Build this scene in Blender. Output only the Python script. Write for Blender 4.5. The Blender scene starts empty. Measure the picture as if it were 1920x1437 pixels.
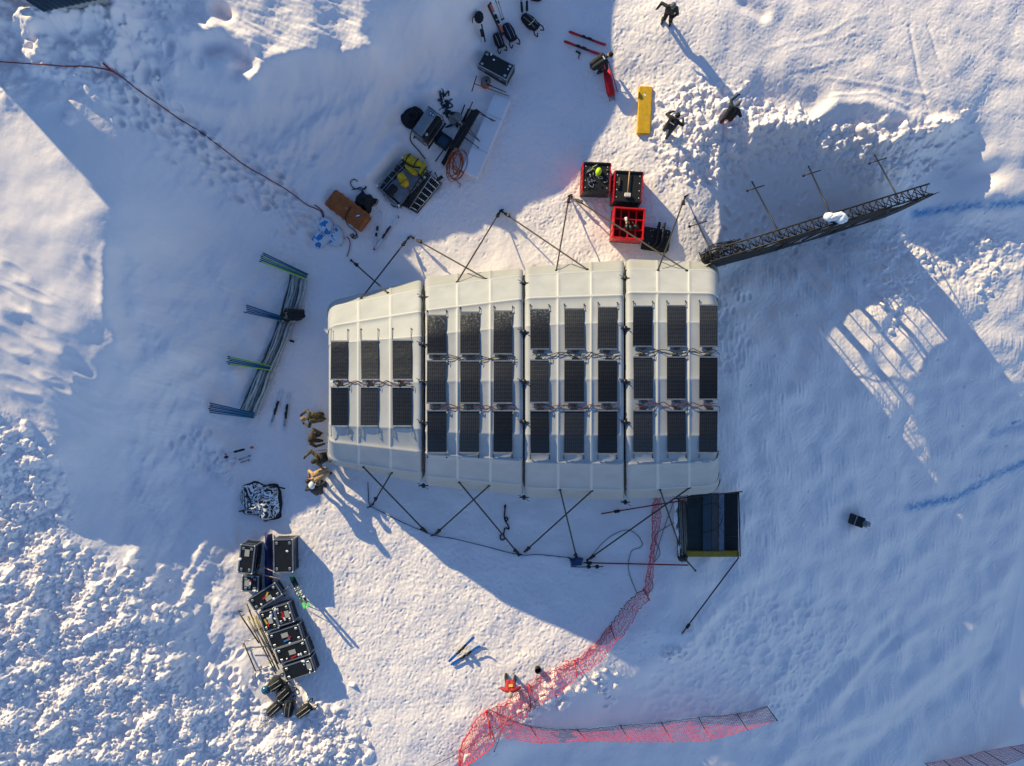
import bpy, math, random
import numpy as np
from mathutils import Vector, Matrix, Euler

random.seed(7)
S = bpy.context.scene
COL = S.collection
CAMH = 34.0      # camera height above the tent pad
PPM = 42.0       # photograph pixels per metre on the pad
R = math.radians
SUN_EL = R(20.5)
SUN_H = Vector((-0.667, 0.745))   # horizontal direction towards the sun

def W(px, py, z=0.0):
    s = (CAMH - z) / CAMH / PPM
    return Vector(((px - 960.0) * s, (718.5 - py) * s, z))

def sc(z=0.0):                      # metres per photograph pixel at height z
    return (CAMH - z) / CAMH / PPM

# ------------------------------------------------------------------ materials
MATS = {}
def mat(name, col, rough=0.6, metal=0.0, var=0.0, scale=6.0, spec=0.4, bump=0.0, col2=None, lo=0.4, hi=0.6, alpha=None):
    if name in MATS: return MATS[name]
    m = bpy.data.materials.new(name); m.use_nodes = True
    nt = m.node_tree; b = nt.nodes['Principled BSDF']
    b.inputs['Base Color'].default_value = (*col, 1)
    b.inputs['Roughness'].default_value = rough
    b.inputs['Metallic'].default_value = metal
    b.inputs['Specular IOR Level'].default_value = spec
    if alpha is not None: b.inputs['Alpha'].default_value = alpha
    if var > 0 or bump > 0 or col2:
        tc = nt.nodes.new('ShaderNodeTexCoord'); n = nt.nodes.new('ShaderNodeTexNoise')
        n.inputs['Scale'].default_value = scale; n.inputs['Detail'].default_value = 4
        nt.links.new(tc.outputs['Object'], n.inputs['Vector'])
        if var > 0 or col2:
            r = nt.nodes.new('ShaderNodeValToRGB')
            c2 = col2 if col2 else tuple(min(1, c * (1 + var)) for c in col)
            c1 = col if col2 else tuple(c * (1 - var) for c in col)
            r.color_ramp.elements[0].position = lo if col2 else 0.3
            r.color_ramp.elements[1].position = hi if col2 else 0.7
            r.color_ramp.elements[0].color = (*c1, 1); r.color_ramp.elements[1].color = (*c2, 1)
            nt.links.new(n.outputs['Fac'], r.inputs['Fac']); nt.links.new(r.outputs['Color'], b.inputs['Base Color'])
        if bump > 0:
            bp = nt.nodes.new('ShaderNodeBump'); bp.inputs['Strength'].default_value = bump; bp.inputs['Distance'].default_value = 0.03
            nt.links.new(n.outputs['Fac'], bp.inputs['Height']); nt.links.new(bp.outputs['Normal'], b.inputs['Normal'])
    MATS[name] = m
    return m

# ------------------------------------------------------------------ mesh builder
class MB:
    def __init__(self): self.v = []; self.f = []; self.m = []; self.s = []
    def add(self, vs, fs, mi=0, smooth=False):
        o = len(self.v); self.v += [tuple(p) for p in vs]
        for f in fs: self.f.append(tuple(i + o for i in f)); self.m.append(mi); self.s.append(smooth)
        return self
    def box(self, c, size, rz=0.0, mi=0, bev=0.0, M=None):
        hx, hy, hz = [a / 2 for a in size]
        b = min(bev, hx * .9, hy * .9, hz * .9)
        if b <= 0:
            vs = [(sx * hx, sy * hy, sz * hz) for sz in (-1, 1) for sy in (-1, 1) for sx in (-1, 1)]
            fs = [(0, 2, 3, 1), (4, 5, 7, 6), (0, 1, 5, 4), (2, 6, 7, 3), (0, 4, 6, 2), (1, 3, 7, 5)]
        else:
            def ring(ix, iy, z): return [(-ix, -iy + 0, z), (ix, -iy, z), (ix, iy, z), (-ix, iy, z)]
            def oct_(ix, iy, z): return [(-ix + b, -iy, z), (ix - b, -iy, z), (ix, -iy + b, z), (ix, iy - b, z), (ix - b, iy, z), (-ix + b, iy, z), (-ix, iy - b, z), (-ix, -iy + b, z)]
            vs = oct_(hx - b, hy - b, -hz) if False else []
            L = [[(x * (hx - b) / hx, y * (hy - b) / hy, z) for x, y, z in oct_(hx, hy, -hz)], oct_(hx, hy, -hz + b), oct_(hx, hy, hz - b), [(x * (hx - b) / hx, y * (hy - b) / hy, z) for x, y, z in oct_(hx, hy, hz)]]
            vs = sum(L, []); fs = []
            for k in range(3):
                for i in range(8):
                    j = (i + 1) % 8; fs.append((k * 8 + i, k * 8 + j, k * 8 + 8 + j, k * 8 + 8 + i))
            fs.append(tuple(range(7, -1, -1))); fs.append(tuple(range(24, 32)))
        T = Matrix.Translation(Vector(c)) @ Matrix.Rotation(rz, 4, 'Z')
        if M is not None: T = M @ T
        return self.add([T @ Vector(p) for p in vs], fs, mi)
    def tube(self, pts, r, n=6, mi=0, cap=True, r2=None):
        pts = [Vector(p) for p in pts]; k = len(pts)
        rs = r if isinstance(r, (list, tuple)) else ([r] * k if r2 is None else [r + (r2 - r) * i / (k - 1) for i in range(k)])
        vs = []; up = None
        for i, p in enumerate(pts):
            t = (pts[min(i + 1, k - 1)] - pts[max(i - 1, 0)])
            if t.length < 1e-9: t = Vector((0, 0, 1))
            t.normalize()
            a = Vector((0, 0, 1)) if abs(t.z) < 0.9 else Vector((1, 0, 0))
            if up is not None: a = up
            x = a - t * a.dot(t)
            if x.length < 1e-6: x = Vector((1, 0, 0)) - t * t.x
            x.normalize(); y = t.cross(x); up = x
            for j in range(n):
                an = 2 * math.pi * j / n
                vs.append(p + (x * math.cos(an) + y * math.sin(an)) * rs[i])
        fs = []
        for i in range(k - 1):
            for j in range(n):
                jj = (j + 1) % n; fs.append((i * n + j, i * n + jj, i * n + n + jj, i * n + n + j))
        if cap: fs.append(tuple(range(n - 1, -1, -1))); fs.append(tuple((k - 1) * n + j for j in range(n)))
        return self.add(vs, fs, mi, n > 4)
    def strap(self, a, b, w=0.05, t=0.012, mi=0, sag=0.0, n=1):      # flat webbing
        a = Vector(a); b = Vector(b); d = (b - a); side = d.cross(Vector((0, 0, 1)))
        side = side.normalized() if side.length > 1e-6 else Vector((1, 0, 0)); up = side.cross(d).normalized()
        vs = []; fs = []
        for i in range(n + 1):
            u = i / n; p = a + d * u - Vector((0, 0, sag * 4 * u * (1 - u)))
            vs += [p - side * w / 2 - up * t / 2, p + side * w / 2 - up * t / 2, p + side * w / 2 + up * t / 2, p - side * w / 2 + up * t / 2]
        for i in range(n):
            o = i * 4
            for j in range(4): fs.append((o + j, o + (j + 1) % 4, o + 4 + (j + 1) % 4, o + 4 + j))
        fs += [(3, 2, 1, 0), (n * 4, n * 4 + 1, n * 4 + 2, n * 4 + 3)]
        return self.add(vs, fs, mi)
    def cyl(self, c, r, h, n=16, mi=0, r2=None):
        c = Vector(c); return self.tube([c, c + Vector((0, 0, h))], [r, r if r2 is None else r2], n, mi)
    def ball(self, c, r, mi=0, n=10, sq=(1, 1, 1), rz=0.0, jit=0.0, rng=None):
        vs = []; fs = []; k = n // 2; c = Vector(c); M = Matrix.Rotation(rz, 3, 'Z')
        for i in range(k + 1):
            th = math.pi * i / k
            for j in range(n):
                ph = 2 * math.pi * j / n
                q = 1 + (rng.uniform(-jit, jit) if rng and 0 < i < k else 0)
                vs.append(c + M @ Vector((r * sq[0] * q * math.sin(th) * math.cos(ph), r * sq[1] * q * math.sin(th) * math.sin(ph), r * sq[2] * q * math.cos(th))))
        for i in range(k):
            for j in range(n):
                jj = (j + 1) % n; fs.append((i * n + j, i * n + n + j, i * n + n + jj, i * n + jj))
        return self.add(vs, fs, mi, True)
    def grid(self, P, mi=0, smooth=True, flip=False):                # P: rows of points
        a = len(P); b = len(P[0]); vs = [p for r_ in P for p in r_]; fs = []
        for i in range(a - 1):
            for j in range(b - 1):
                q = (i * b + j, i * b + j + 1, i * b + b + j + 1, i * b + b + j)
                fs.append(q[::-1] if flip else q)
        return self.add(vs, fs, mi, smooth)
    def prism(self, poly, z0, z1, mi=0, M=None):
        n = len(poly); vs = [(x, y, z0) for x, y in poly] + [(x, y, z1) for x, y in poly]
        if M is not None: vs = [M @ Vector(p) for p in vs]
        fs = [tuple(range(n - 1, -1, -1)), tuple(range(n, 2 * n))] + [(i, (i + 1) % n, n + (i + 1) % n, n + i) for i in range(n)]
        return self.add(vs, fs, mi)
    def build(self, name, mats, parent=None):
        me = bpy.data.meshes.new(name); me.from_pydata(self.v, [], self.f)
        mats = mats if isinstance(mats, (list, tuple)) else [mats]
        for m in mats: me.materials.append(m)
        me.polygons.foreach_set('material_index', self.m); me.polygons.foreach_set('use_smooth', self.s)
        me.update()
        o = bpy.data.objects.new(name, me); COL.objects.link(o)
        if parent is not None: o.parent = parent
        return o

def tag(o, label=None, cat=None, group=None, kind=None):
    if label: o['label'] = label
    if cat: o['category'] = cat
    if group: o['group'] = group
    if kind: o['kind'] = kind
    return o

def thing(name, label, cat, loc=(0, 0, 0), rz=0.0, group=None, rot=None):
    o = bpy.data.objects.new(name, None); COL.objects.link(o)
    o.location = loc; o.rotation_euler = rot if rot else (0, 0, rz); o.empty_display_size = .2
    return tag(o, label, cat, group)

def copy_tree(o, parent=None):
    c = o.copy(); COL.objects.link(c)
    if parent is not None: c.parent = parent
    for ch in list(o.children): copy_tree(ch, c)
    return c

def pang(dx, dy): return math.atan2(-dy, dx)       # world angle of a photograph direction

def smooth_line(P, n=6):                            # Catmull-Rom through points
    P = [Vector(p) for p in P]; out = []
    for i in range(len(P) - 1):
        p0 = P[max(i - 1, 0)]; p1 = P[i]; p2 = P[i + 1]; p3 = P[min(i + 2, len(P) - 1)]
        for k in range(n):
            t = k / n
            out.append(.5 * ((2 * p1) + (p2 - p0) * t + (2 * p0 - 5 * p1 + 4 * p2 - p3) * t * t + (3 * p1 - p0 - 3 * p2 + p3) * t ** 3))
    return out + [P[-1]]
# ------------------------------------------------------------------ terrain
# control points: photograph pixel and height in metres above the tent pad
CP = [
 # pad
 (640,480,0),(600,620,0),(560,720,0),(530,850,0),(520,940,0),(600,1000,0),(620,1200,0),(700,1350,0),(690,1437,0),(800,1100,0),
 (950,1200,0),(1100,1100,0),(860,1420,0),(1240,1180,0),(1090,1250,0),(990,1290,0),(1330,900,0),(1330,560,0),(1100,600,0),(800,700,0),(750,450,0),
 (850,400,0),(980,380,0),(980,250,0),(1050,150,0),(1150,300,0),(1310,450,0),(1330,380,.1),(1200,150,.1),(1080,40,.2),(1250,50,.9),(1300,130,.7),(1000,700,0),(1280,1000,0),(480,1050,.05),(560,1290,.05),
 (1320,300,.3),(1335,250,.5),
 # left bank foot, slope, crest
 (520,545,.15),(480,640,.15),(425,760,.15),(405,880,.2),(425,1000,.15),(420,1100,.15),(420,1200,.2),(460,1330,.25),
 (400,600,1.3),(330,700,1.9),(300,850,1.2),(320,560,2.3),(380,480,1.6),(300,480,2.9),
 (210,500,4.2),(200,560,4.1),(225,640,3.6),(255,690,2.9),(140,520,4.3),(60,500,4.4),(235,430,4.3),(215,380,4.5),(120,300,4.7),(40,220,4.8),(0,400,4.6),(130,650,3.9),(0,600,4.3),
 (160,740,3.3),(60,760,3.6),(0,760,3.7),(110,850,3.0),(20,900,3.1),(60,960,2.7),(220,850,1.9),(240,960,1.2),(330,990,.6),(150,960,2.0),
 (140,1060,2.4),(250,1095,1.6),(300,1160,1.5),(330,1240,1.4),(380,1330,1.1),(200,1250,2.0),(60,1150,2.7),(60,1300,2.4),(200,1400,1.6),(350,1420,1.0),(500,1400,.55),(600,1390,.2),(370,1120,.45),(395,1210,.35),
 # top left hill
 (0,100,5.0),(100,80,4.9),(110,15,5.3),(60,10,5.3),(180,10,5.1),(230,140,4.2),(300,60,4.0),(330,160,3.5),(300,250,3.2),(270,340,3.4),(390,320,2.0),(490,390,.9),(570,420,.3),(450,230,1.9),(540,300,1.0),(620,230,1.0),(640,330,.5),
 (360,20,3.6),(420,90,3.5),(480,120,3.3),(470,165,3.2),(540,100,3.3),(600,85,3.5),(690,92,3.55),(640,40,3.3),(520,40,3.4),(500,215,1.7),(560,165,2.1),(640,150,1.9),(715,150,1.6),(700,230,.9),
 (790,35,3.1),(860,-25,2.8),(900,-60,2.1),(760,120,1.5),(840,90,1.1),(900,60,.7),(720,260,.5),(760,200,.6),(860,150,.4),(940,20,.7),(1000,20,.4),(1040,-20,.5),(960,-100,1.4),(1030,-160,1.0),(1110,-200,.5),(740,300,.1),(830,260,.1),(930,130,.1),(650,390,.15),
 # right upper plateau
 (1360,225,.6),(1400,150,.72),(1500,60,.9),(1700,100,.85),(1900,60,.85),(1900,215,.5),(1650,205,.55),(1500,215,.55),(1360,30,1.15),(1780,230,.45),(1430,235,.5),
 # right side trough and in-run
 (1350,260,.25),(1344,350,.15),(1364,345,-.55),(1364,430,-.65),(1350,430,.0),(1375,330,-.5),(1400,400,-1.0),(1370,450,-.6),(1450,320,-.75),(1450,420,-1.5),(1540,320,-.6),(1650,325,-.55),(1750,300,-.95),(1800,300,-1.0),(1832,335,-1.3),(1862,300,.05),(1862,350,-.15),(1915,290,.2),
 (1560,400,-1.7),(1750,400,-1.8),(1900,385,-.6),(1845,420,-1.7),(1900,550,-2.2),(1370,520,-.6),(1358,700,-.1),(1365,880,-.1),(1500,700,-1.0),(1450,550,-1.3),(1650,550,-1.8),
 (1700,700,-2.0),(1900,700,-3.0),(1500,900,-1.3),(1700,900,-3.0),(1900,900,-4.6),(1500,1100,-1.9),(1410,1050,-.8),(1700,1150,-4.4),(1900,1150,-6.9),(1800,1050,-4.9),(1450,1250,-2.2),
 (1350,1130,-.7),(1290,1215,-.35),(1310,1260,-1.2),(1200,1250,-.3),(1220,1300,-1.2),(1110,1295,-.2),(1130,1345,-1.2),(1010,1335,-.1),(1030,1395,-1.2),(915,1405,0),(960,1437,-1.1),(1200,1437,-2.4),(1450,1400,-3.4),(1700,1400,-5.6),(1900,1420,-8.7),(1900,1290,-8.0),
 # outside the frame
 (-300,-200,6.0),(-300,600,5.0),(-300,1200,3.5),(-200,1700,2.5),(500,1700,.6),(900,1600,-.8),(1300,1700,-4.0),(2000,1700,-9.5),(2300,1000,-7.5),(2300,500,-3.2),(2300,0,.2),(1800,-300,1.0),(1300,-300,1.2),(600,-220,4.6),(420,-160,4.4),(200,-150,5.0),(750,-200,4.4),(850,-250,4.0),
 (-900,-900,9),(-900,2200,3),(700,-1000,7),(2800,-900,1),(2900,2300,-12),(900,2600,-4),
]
_p = np.array([tuple(W(a, b, c)) for a, b, c in CP])
STEP = 0.04
FX0, FX1, FY0, FY1 = -27.0, 27.0, -21.0, 21.0
fx = np.arange(FX0, FX1 + 1e-6, STEP); fy = np.arange(FY0, FY1 + 1e-6, STEP)
_o = np.cumsum(0.10 * 1.29 ** np.arange(26))
gx = np.concatenate([FX0 - _o[::-1], fx, FX1 + _o]); gy = np.concatenate([FY0 - _o[::-1], fy, FY1 + _o])
NO = len(_o)
def _rbf_fit(P):
    n = len(P); D = np.sqrt(((P[:, None, :2] - P[None, :, :2]) ** 2).sum(-1))
    A = np.zeros((n + 3, n + 3)); A[:n, :n] = -D + np.eye(n) * -0.02; A[:n, n] = 1; A[:n, n + 1:] = P[:, :2] * .05; A[n:, :n] = A[:n, n:].T
    b = np.zeros(n + 3); b[:n] = P[:, 2]
    return np.linalg.solve(A, b)
_w = _rbf_fit(_p)
def _rbf(X, Y):
    out = np.full(X.shape, _w[len(_p)]) + _w[len(_p) + 1] * X * .05 + _w[len(_p) + 2] * Y * .05
    for (x, y, _), w in zip(_p, _w): out -= w * np.sqrt((X - x) ** 2 + (Y - y) ** 2)
    return out
# evaluated coarsely inside, then upsampled smoothly
def blur(A, sig):                     # sigma in samples, separable
    k = int(sig * 3) + 1; g = np.exp(-.5 * (np.arange(-k, k + 1) / sig) ** 2); g /= g.sum()
    B = np.pad(A, k, mode='edge'); n0, n1 = A.shape
    T = sum(g[i] * B[i:i + n0, :] for i in range(2 * k + 1))
    return sum(g[i] * T[:, i:i + n1] for i in range(2 * k + 1))
_cx = np.arange(FX0 - .6, FX1 + .61, .2); _cy = np.arange(FY0 - .6, FY1 + .61, .2)
_CX, _CY = np.meshgrid(_cx, _cy)
_CZ = blur(_rbf(_CX, _CY), 1.3)
def up_interp(xq, yq):
    ix = np.clip((xq - _cx[0]) / .2, 0, len(_cx) - 1.001); iy = np.clip((yq - _cy[0]) / .2, 0, len(_cy) - 1.001)
    x0 = ix.astype(int); y0 = iy.astype(int); tx = ix - x0; ty = iy - y0
    return _CZ[y0, x0] * (1 - tx) * (1 - ty) + _CZ[y0, x0 + 1] * tx * (1 - ty) + _CZ[y0 + 1, x0] * (1 - tx) * ty + _CZ[y0 + 1, x0 + 1] * tx * ty
FXX, FYY = np.meshgrid(fx, fy)
Z = blur(up_interp(FXX, FYY), 2.0)
rng = np.random.default_rng(11)
def fnoise(seed, lmin, lmax, ang=0.0, ratio=1.0):   # band-passed noise, wavelengths in metres; ratio stretches along ang
    n0, n1 = Z.shape; w = np.random.default_rng(seed).standard_normal((n0, n1))
    ky = np.fft.fftfreq(n0, STEP)[:, None]; kx = np.fft.rfftfreq(n1, STEP)[None, :]
    a = kx * math.cos(ang) + ky * math.sin(ang); b = -kx * math.sin(ang) + ky * math.cos(ang)
    k = np.sqrt((a * ratio) ** 2 + b ** 2) + 1e-9
    F = np.exp(-(k * lmin) ** 2) * (1 - np.exp(-(k * lmax) ** 2)) / k ** .5
    o = np.fft.irfft2(np.fft.rfft2(w) * F, s=(n0, n1)); return o / o.std()
def mask(poly, bl=.5):                               # poly: (px,py) on the terrain
    q = []
    for a, b in poly:
        p = GP(a, b); q.append((p.x, p.y))
    m = np.zeros(Z.shape, bool)
    for i in range(len(q)):
        (x1, y1), (x2, y2) = q[i], q[(i + 1) % len(q)]
        if y1 == y2: continue
        c = ((y1 > FYY) != (y2 > FYY)) & (FXX < (x2 - x1) * (FYY - y1) / (y2 - y1) + x1); m ^= c
    m = m[::2, ::2].astype(float); m = blur(m, bl / STEP / 2)
    m = np.repeat(np.repeat(m, 2, 0), 2, 1)[:Z.shape[0], :Z.shape[1]]
    return m
def hz(x, y):
    i = min(max((x - FX0) / STEP, 0), Z.shape[1] - 1.001); j = min(max((y - FY0) / STEP, 0), Z.shape[0] - 1.001)
    a, b = int(i), int(j); t, u = i - a, j - b
    return float(Z[b, a] * (1 - t) * (1 - u) + Z[b, a + 1] * t * (1 - u) + Z[b + 1, a] * (1 - t) * u + Z[b + 1, a + 1] * t * u)
def GP(px, py, dz=0.0):                              # ground point seen at a photograph pixel
    z = 0.0
    for _ in range(12):
        p = W(px, py, z); z += .7 * (hz(p.x, p.y) - z)
    p = W(px, py, z); p.z = hz(p.x, p.y) + dz
    return p
def line_dist(poly):                                 # distance field to a polyline given in photograph pixels
    q = [GP(a, b) for a, b in poly]; D = np.full(Z.shape, 1e9)
    for p1, p2 in zip(q[:-1], q[1:]):
        dx, dy = p2.x - p1.x, p2.y - p1.y; L2 = dx * dx + dy * dy + 1e-9
        t = np.clip(((FXX - p1.x) * dx + (FYY - p1.y) * dy) / L2, 0, 1)
        D = np.minimum(D, np.sqrt((FXX - p1.x - t * dx) ** 2 + (FYY - p1.y - t * dy) ** 2))
    return D
ADD = np.zeros_like(Z); BUMP = np.zeros_like(Z); PIT = np.zeros_like(Z)
def win(x, y, r):
    a = max(int((x - r - FX0) / STEP), 0); b = min(int((x + r - FX0) / STEP) + 2, Z.shape[1])
    c = max(int((y - r - FY0) / STEP), 0); d = min(int((y + r - FY0) / STEP) + 2, Z.shape[0])
    return slice(c, d), slice(a, b)
def chunk(x, y, r, h):
    s = win(x, y, r * 1.5)
    if s[0].stop <= s[0].start or s[1].stop <= s[1].start: return
    dx = FXX[s] - x; dy = FYY[s] - y; th = np.arctan2(dy, dx); a, b, c = rng.uniform(0, 6.28, 3)
    rr = r * (1 + .22 * np.sin(2 * th + a) + .14 * np.sin(3 * th + b) + .08 * np.sin(5 * th + c))
    d = np.sqrt(dx * dx + dy * dy) / rr; tx, ty = rng.normal(0, .35, 2)
    BUMP[s] = np.maximum(BUMP[s], h * np.clip(2.2 * (1 - d), 0, 1) ** .8 * np.clip(.8 + (tx * dx + ty * dy) / r, .15, 1.5))
def foot(x, y, ang, L, wd, dep):
    s = win(x, y, L * 1.6)
    if s[0].stop <= s[0].start or s[1].stop <= s[1].start: return
    dx = FXX[s] - x; dy = FYY[s] - y; u = (dx * math.cos(ang) + dy * math.sin(ang)) / L; v = (-dx * math.sin(ang) + dy * math.cos(ang)) / wd
    d2 = u * u + v * v
    PIT[s] = np.minimum(PIT[s], -dep * np.exp(-d2 ** 2)); ADD[s] += dep * .22 * np.exp(-((np.sqrt(d2) - 1.35) / .3) ** 2)
def scatter(m, n):
    w = m.ravel(); c = np.cumsum(w); idx = np.searchsorted(c, rng.random(n) * c[-1])
    return FXX.ravel()[idx], FYY.ravel()[idx]

n_micro = fnoise(1, .07, .16); n_small = fnoise(2, .15, .4); n_mid = fnoise(3, .4, 1.2); n_big = fnoise(4, 1.2, 4.0)
n_streak = fnoise(5, .10, .35, R(52), 4.0); n_wind = fnoise(6, .15, .9, R(-25), 4.5); n_wind2 = fnoise(16, .3, 1.6, R(60), 3.0); n_groom = fnoise(7, .09, .3, R(92), 9.0); n_scrape = fnoise(8, .08, .3, R(45), 7.0)
m_plaza = mask([(560,960),(640,900),(800,980),(1280,1190),(1080,1270),(880,1440),(640,1440),(590,1250)], .6)
m_top = mask([(1080,-40),(1350,-40),(1340,240),(1345,480),(980,500),(1000,360),(1040,250),(1110,220)], .6)
m_ridge = mask([(1245,175),(1330,165),(1420,190),(1500,235),(1760,245),(1830,235),(1760,290),(1690,330),(1620,330),(1480,300),(1400,300),(1345,330),(1340,330),(1240,330)], .5)
m_ridge2 = mask([(1640,440),(1720,430),(1900,400),(1920,480),(1860,560),(1780,520),(1700,600),(1640,620)], .6)
m_lump = mask([(-40,950),(90,960),(140,1060),(280,1075),(320,1170),(370,1310),(470,1340),(640,1330),(680,1445),(-60,1445)], .6)
m_lump2 = mask([(-40,760),(60,820),(110,870),(130,950),(60,1000),(-40,1000)], .6)
m_hill = mask([(-60,170),(230,400),(210,560),(240,700),(120,800),(-60,820)], .8)
m_tl = mask([(-60,-60),(340,-60),(330,80),(250,180),(60,150),(-60,170)], .8)
m_inrun = mask([(1355,480),(1700,420),(1990,420),(1990,1500),(1500,1500),(1300,1230)], .8)
m_cell = mask([(1290,1190),(1420,1110),(1560,1150),(1600,1230),(1500,1330),(1300,1360),(1200,1330),(1240,1260)], .8)
m_leftslope = mask([(230,430),(560,480),(440,780),(400,1000),(440,1290),(330,1180),(240,960),(250,700),(200,560)], .8)
m_pad = mask([(640,440),(960,150),(1090,200),(1000,400),(620,500),(610,700),(600,950),(440,1000),(440,800),(540,600)], .6)

ADD += (n_micro * .0016 + n_small * .0016 + n_mid * .003) * (1 - .75 * m_hill) + n_big * .02 * (1 - .6 * m_hill)
ADD += m_plaza * (np.minimum(n_small, .6) * .0026 + n_micro * .0020 + np.minimum(n_streak, .4) * .0022)
ADD += m_top * (np.minimum(n_small, .6) * .0028 + n_micro * .0022 + np.minimum(n_streak, .4) * .0018)
ADD += m_pad * (n_small * .0035 + n_micro * .0018)
ADD += m_ridge * (n_mid * .045 + n_small * .022 + n_micro * .006)
ADD += m_ridge2 * (n_mid * .02 + n_small * .010)
ADD += (m_lump + .6 * m_lump2) * (np.abs(n_mid) * .02 - np.abs(n_small) * .030 + n_micro * .008 + n_big * .05)
ADD += m_hill * (n_wind * .0012 + n_big * .010 + n_mid * .0015) + m_leftslope * (1 - .8 * m_hill) * (n_wind * .012 + n_mid * .006 + n_wind2 * .02 + n_big * .08 + n_small * .004) + mask([(330,230),(700,100),(860,20),(900,130),(760,230),(600,330),(520,420),(300,330)], .8) * (n_wind2 * .032 + n_big * .06 + n_mid * .014 + n_small * .004)
ADD += m_tl * (n_mid * .045 + n_small * .012 + n_big * .10) + mask([(340,-40),(700,-40),(700,90),(600,100),(500,130),(470,175),(340,80)], .5) * (n_wind * .014 + n_mid * .004 + n_small * .0015)
ADD += m_inrun * (n_groom * .0048 * np.clip(.45 + .7 * n_big, 0, 1.5) + n_scrape * .0026 * np.clip(.5 - .7 * n_big, 0, 1.4) - n_mid * .001 + n_small * .0012 + n_big * .02)
m_er = mask([(1340,-50),(1980,-50),(1980,230),(1800,235),(1500,225),(1380,180)], .6)
ADD += m_er * (n_wind * .0022 + n_small * .0010 + n_micro * .0012 + n_scrape * .0018 + n_big * .010)
n_cl = fnoise(31, .5, 3.0)
# loose chunks of snow
for m, n, r0, r1, k in ((m_lump * np.clip(.4 + .5 * n_cl, .08, 1), 10000, .05, .15, 1.0), (m_lump * np.clip(.3 + .6 * n_cl, .02, 1), 420, .14, .34, .6), (m_lump, 40, .3, .7, .35), (m_lump2, 260, .06, .30, .6), (m_ridge, 2200, .05, .19, .8), (m_ridge, 60, .2, .42, .7), (m_ridge2, 150, .05, .18, .7), (m_tl, 160, .06, .3, .5)):
    xs, ys = scatter(m ** 2, n)
    for x, y in zip(xs, ys):
        r = r0 + (r1 - r0) * rng.random() ** 2.2; chunk(x, y, r, r * k * rng.uniform(.7, 1.2))
for px, py, r, n, q in ((420, 885, 18, 26, .22), (1270, 1224, 14, 9, .2), (1035, 1300, 26, 26, .3), (985, 1340, 24, 30, .22), (1130, 1290, 25, 20, .2), (1265, 1225, 12, 8, .25), (450, 1310, 16, 30, .2), (560, 1350, 60, 60, .2), (1660, 525, 8, 6, .15), (500, 1270, 18, 22, .12)):
    for _ in range(n):
        p = GP(px + random.gauss(0, r * .6), py + random.gauss(0, r * .6)); r_ = random.uniform(.4, 1) * q; chunk(p.x, p.y, r_, r_ * .9)
# crusts of wind packed snow on the far left, with hollows behind them
for _ in range(26):
    p = GP(random.uniform(-20, 200), random.uniform(490, 800)); foot(p.x, p.y, R(random.uniform(-60, -20)), random.uniform(.4, 1.1), random.uniform(.15, .4), random.uniform(.02, .05))
for a, b, r_ in ((25, 560, .6), (60, 620, .8), (20, 640, .7), (150, 690, .5), (170, 745, .55), (70, 690, .6), (110, 720, .45), (30, 510, .4)):
    p = GP(a, b); foot(p.x, p.y, R(-35), r_ * 1.2, r_ * .45, r_ * .12)
# footprints
def trail(P, n, spread, L=.22, dep=.09):
    P = [GP(a, b) for a, b in P]; D = [(q - p).length for p, q in zip(P[:-1], P[1:])]; T = sum(D)
    for i in range(n):
        s = T * (i + random.random()) / n
        for p, q, d in zip(P[:-1], P[1:], D):
            if s <= d: break
            s -= d
        v = (q - p).normalized(); c = p + v * s + Vector((-v.y, v.x, 0)) * random.gauss(0, spread)
        foot(c.x, c.y, math.atan2(v.y, v.x) + random.gauss(0, .35), L * random.uniform(.7, 1.3), L * .55, dep * random.uniform(.5, 1.2))
trail([(220,150),(300,230),(420,300),(520,380),(600,430)], 95, .55, .24, .18); trail([(270,140),(340,250),(470,330),(560,430)], 60, .35, .22, .15)
trail([(250,20),(230,90),(240,170)], 30, .8, .3, .14); trail([(510,300),(590,305)], 10, .12, .3, .1)
trail([(1390,330),(1400,470)], 22, .9, .25, .12); trail([(1480,330),(1500,470)], 30, 1.6, .2, .05)
trail([(1370,540),(1365,700)], 40, .5, .2, .05); trail([(520,460),(560,450)], 18, .6, .2, .05); trail([(380,880),(370,810)], 20, .5, .22, .1)
trail([(640,470),(900,330),(960,200)], 120, .9, .16, .012); trail([(700,1000),(1200,1080)], 120, 1.0, .16, .012)
trail([(620,1000),(660,1350)], 140, 1.3, .16, .022); trail([(760,1050),(980,1250)], 170, 1.6, .16, .022); trail([(1150,60),(1180,400)], 160, 1.6, .16, .022)
trail([(1830,260),(1700,300)], 30, .8, .25, .06); trail([(400,1280),(440,1220)], 14, .6, .25, .1)
CUP = np.ones_like(Z)
xs, ys = scatter(m_cell, 900)
for x, y in zip(xs, ys):
    r = rng.uniform(.22, .52); s = win(x, y, r)
    if s[0].stop <= s[0].start or s[1].stop <= s[1].start: continue
    a = rng.uniform(0, 3.14); k = rng.uniform(.6, 1); dx = FXX[s] - x; dy = FYY[s] - y; u = dx * math.cos(a) + dy * math.sin(a); v = (-dx * math.sin(a) + dy * math.cos(a)) / k
    CUP[s] = np.minimum(CUP[s], rng.uniform(0, .35) + (u * u + v * v) / r ** 2)
ADD += np.clip(m_cell * 1.4, 0, 1) * (np.clip(CUP, 0, 1) - .6) * .10
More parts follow.
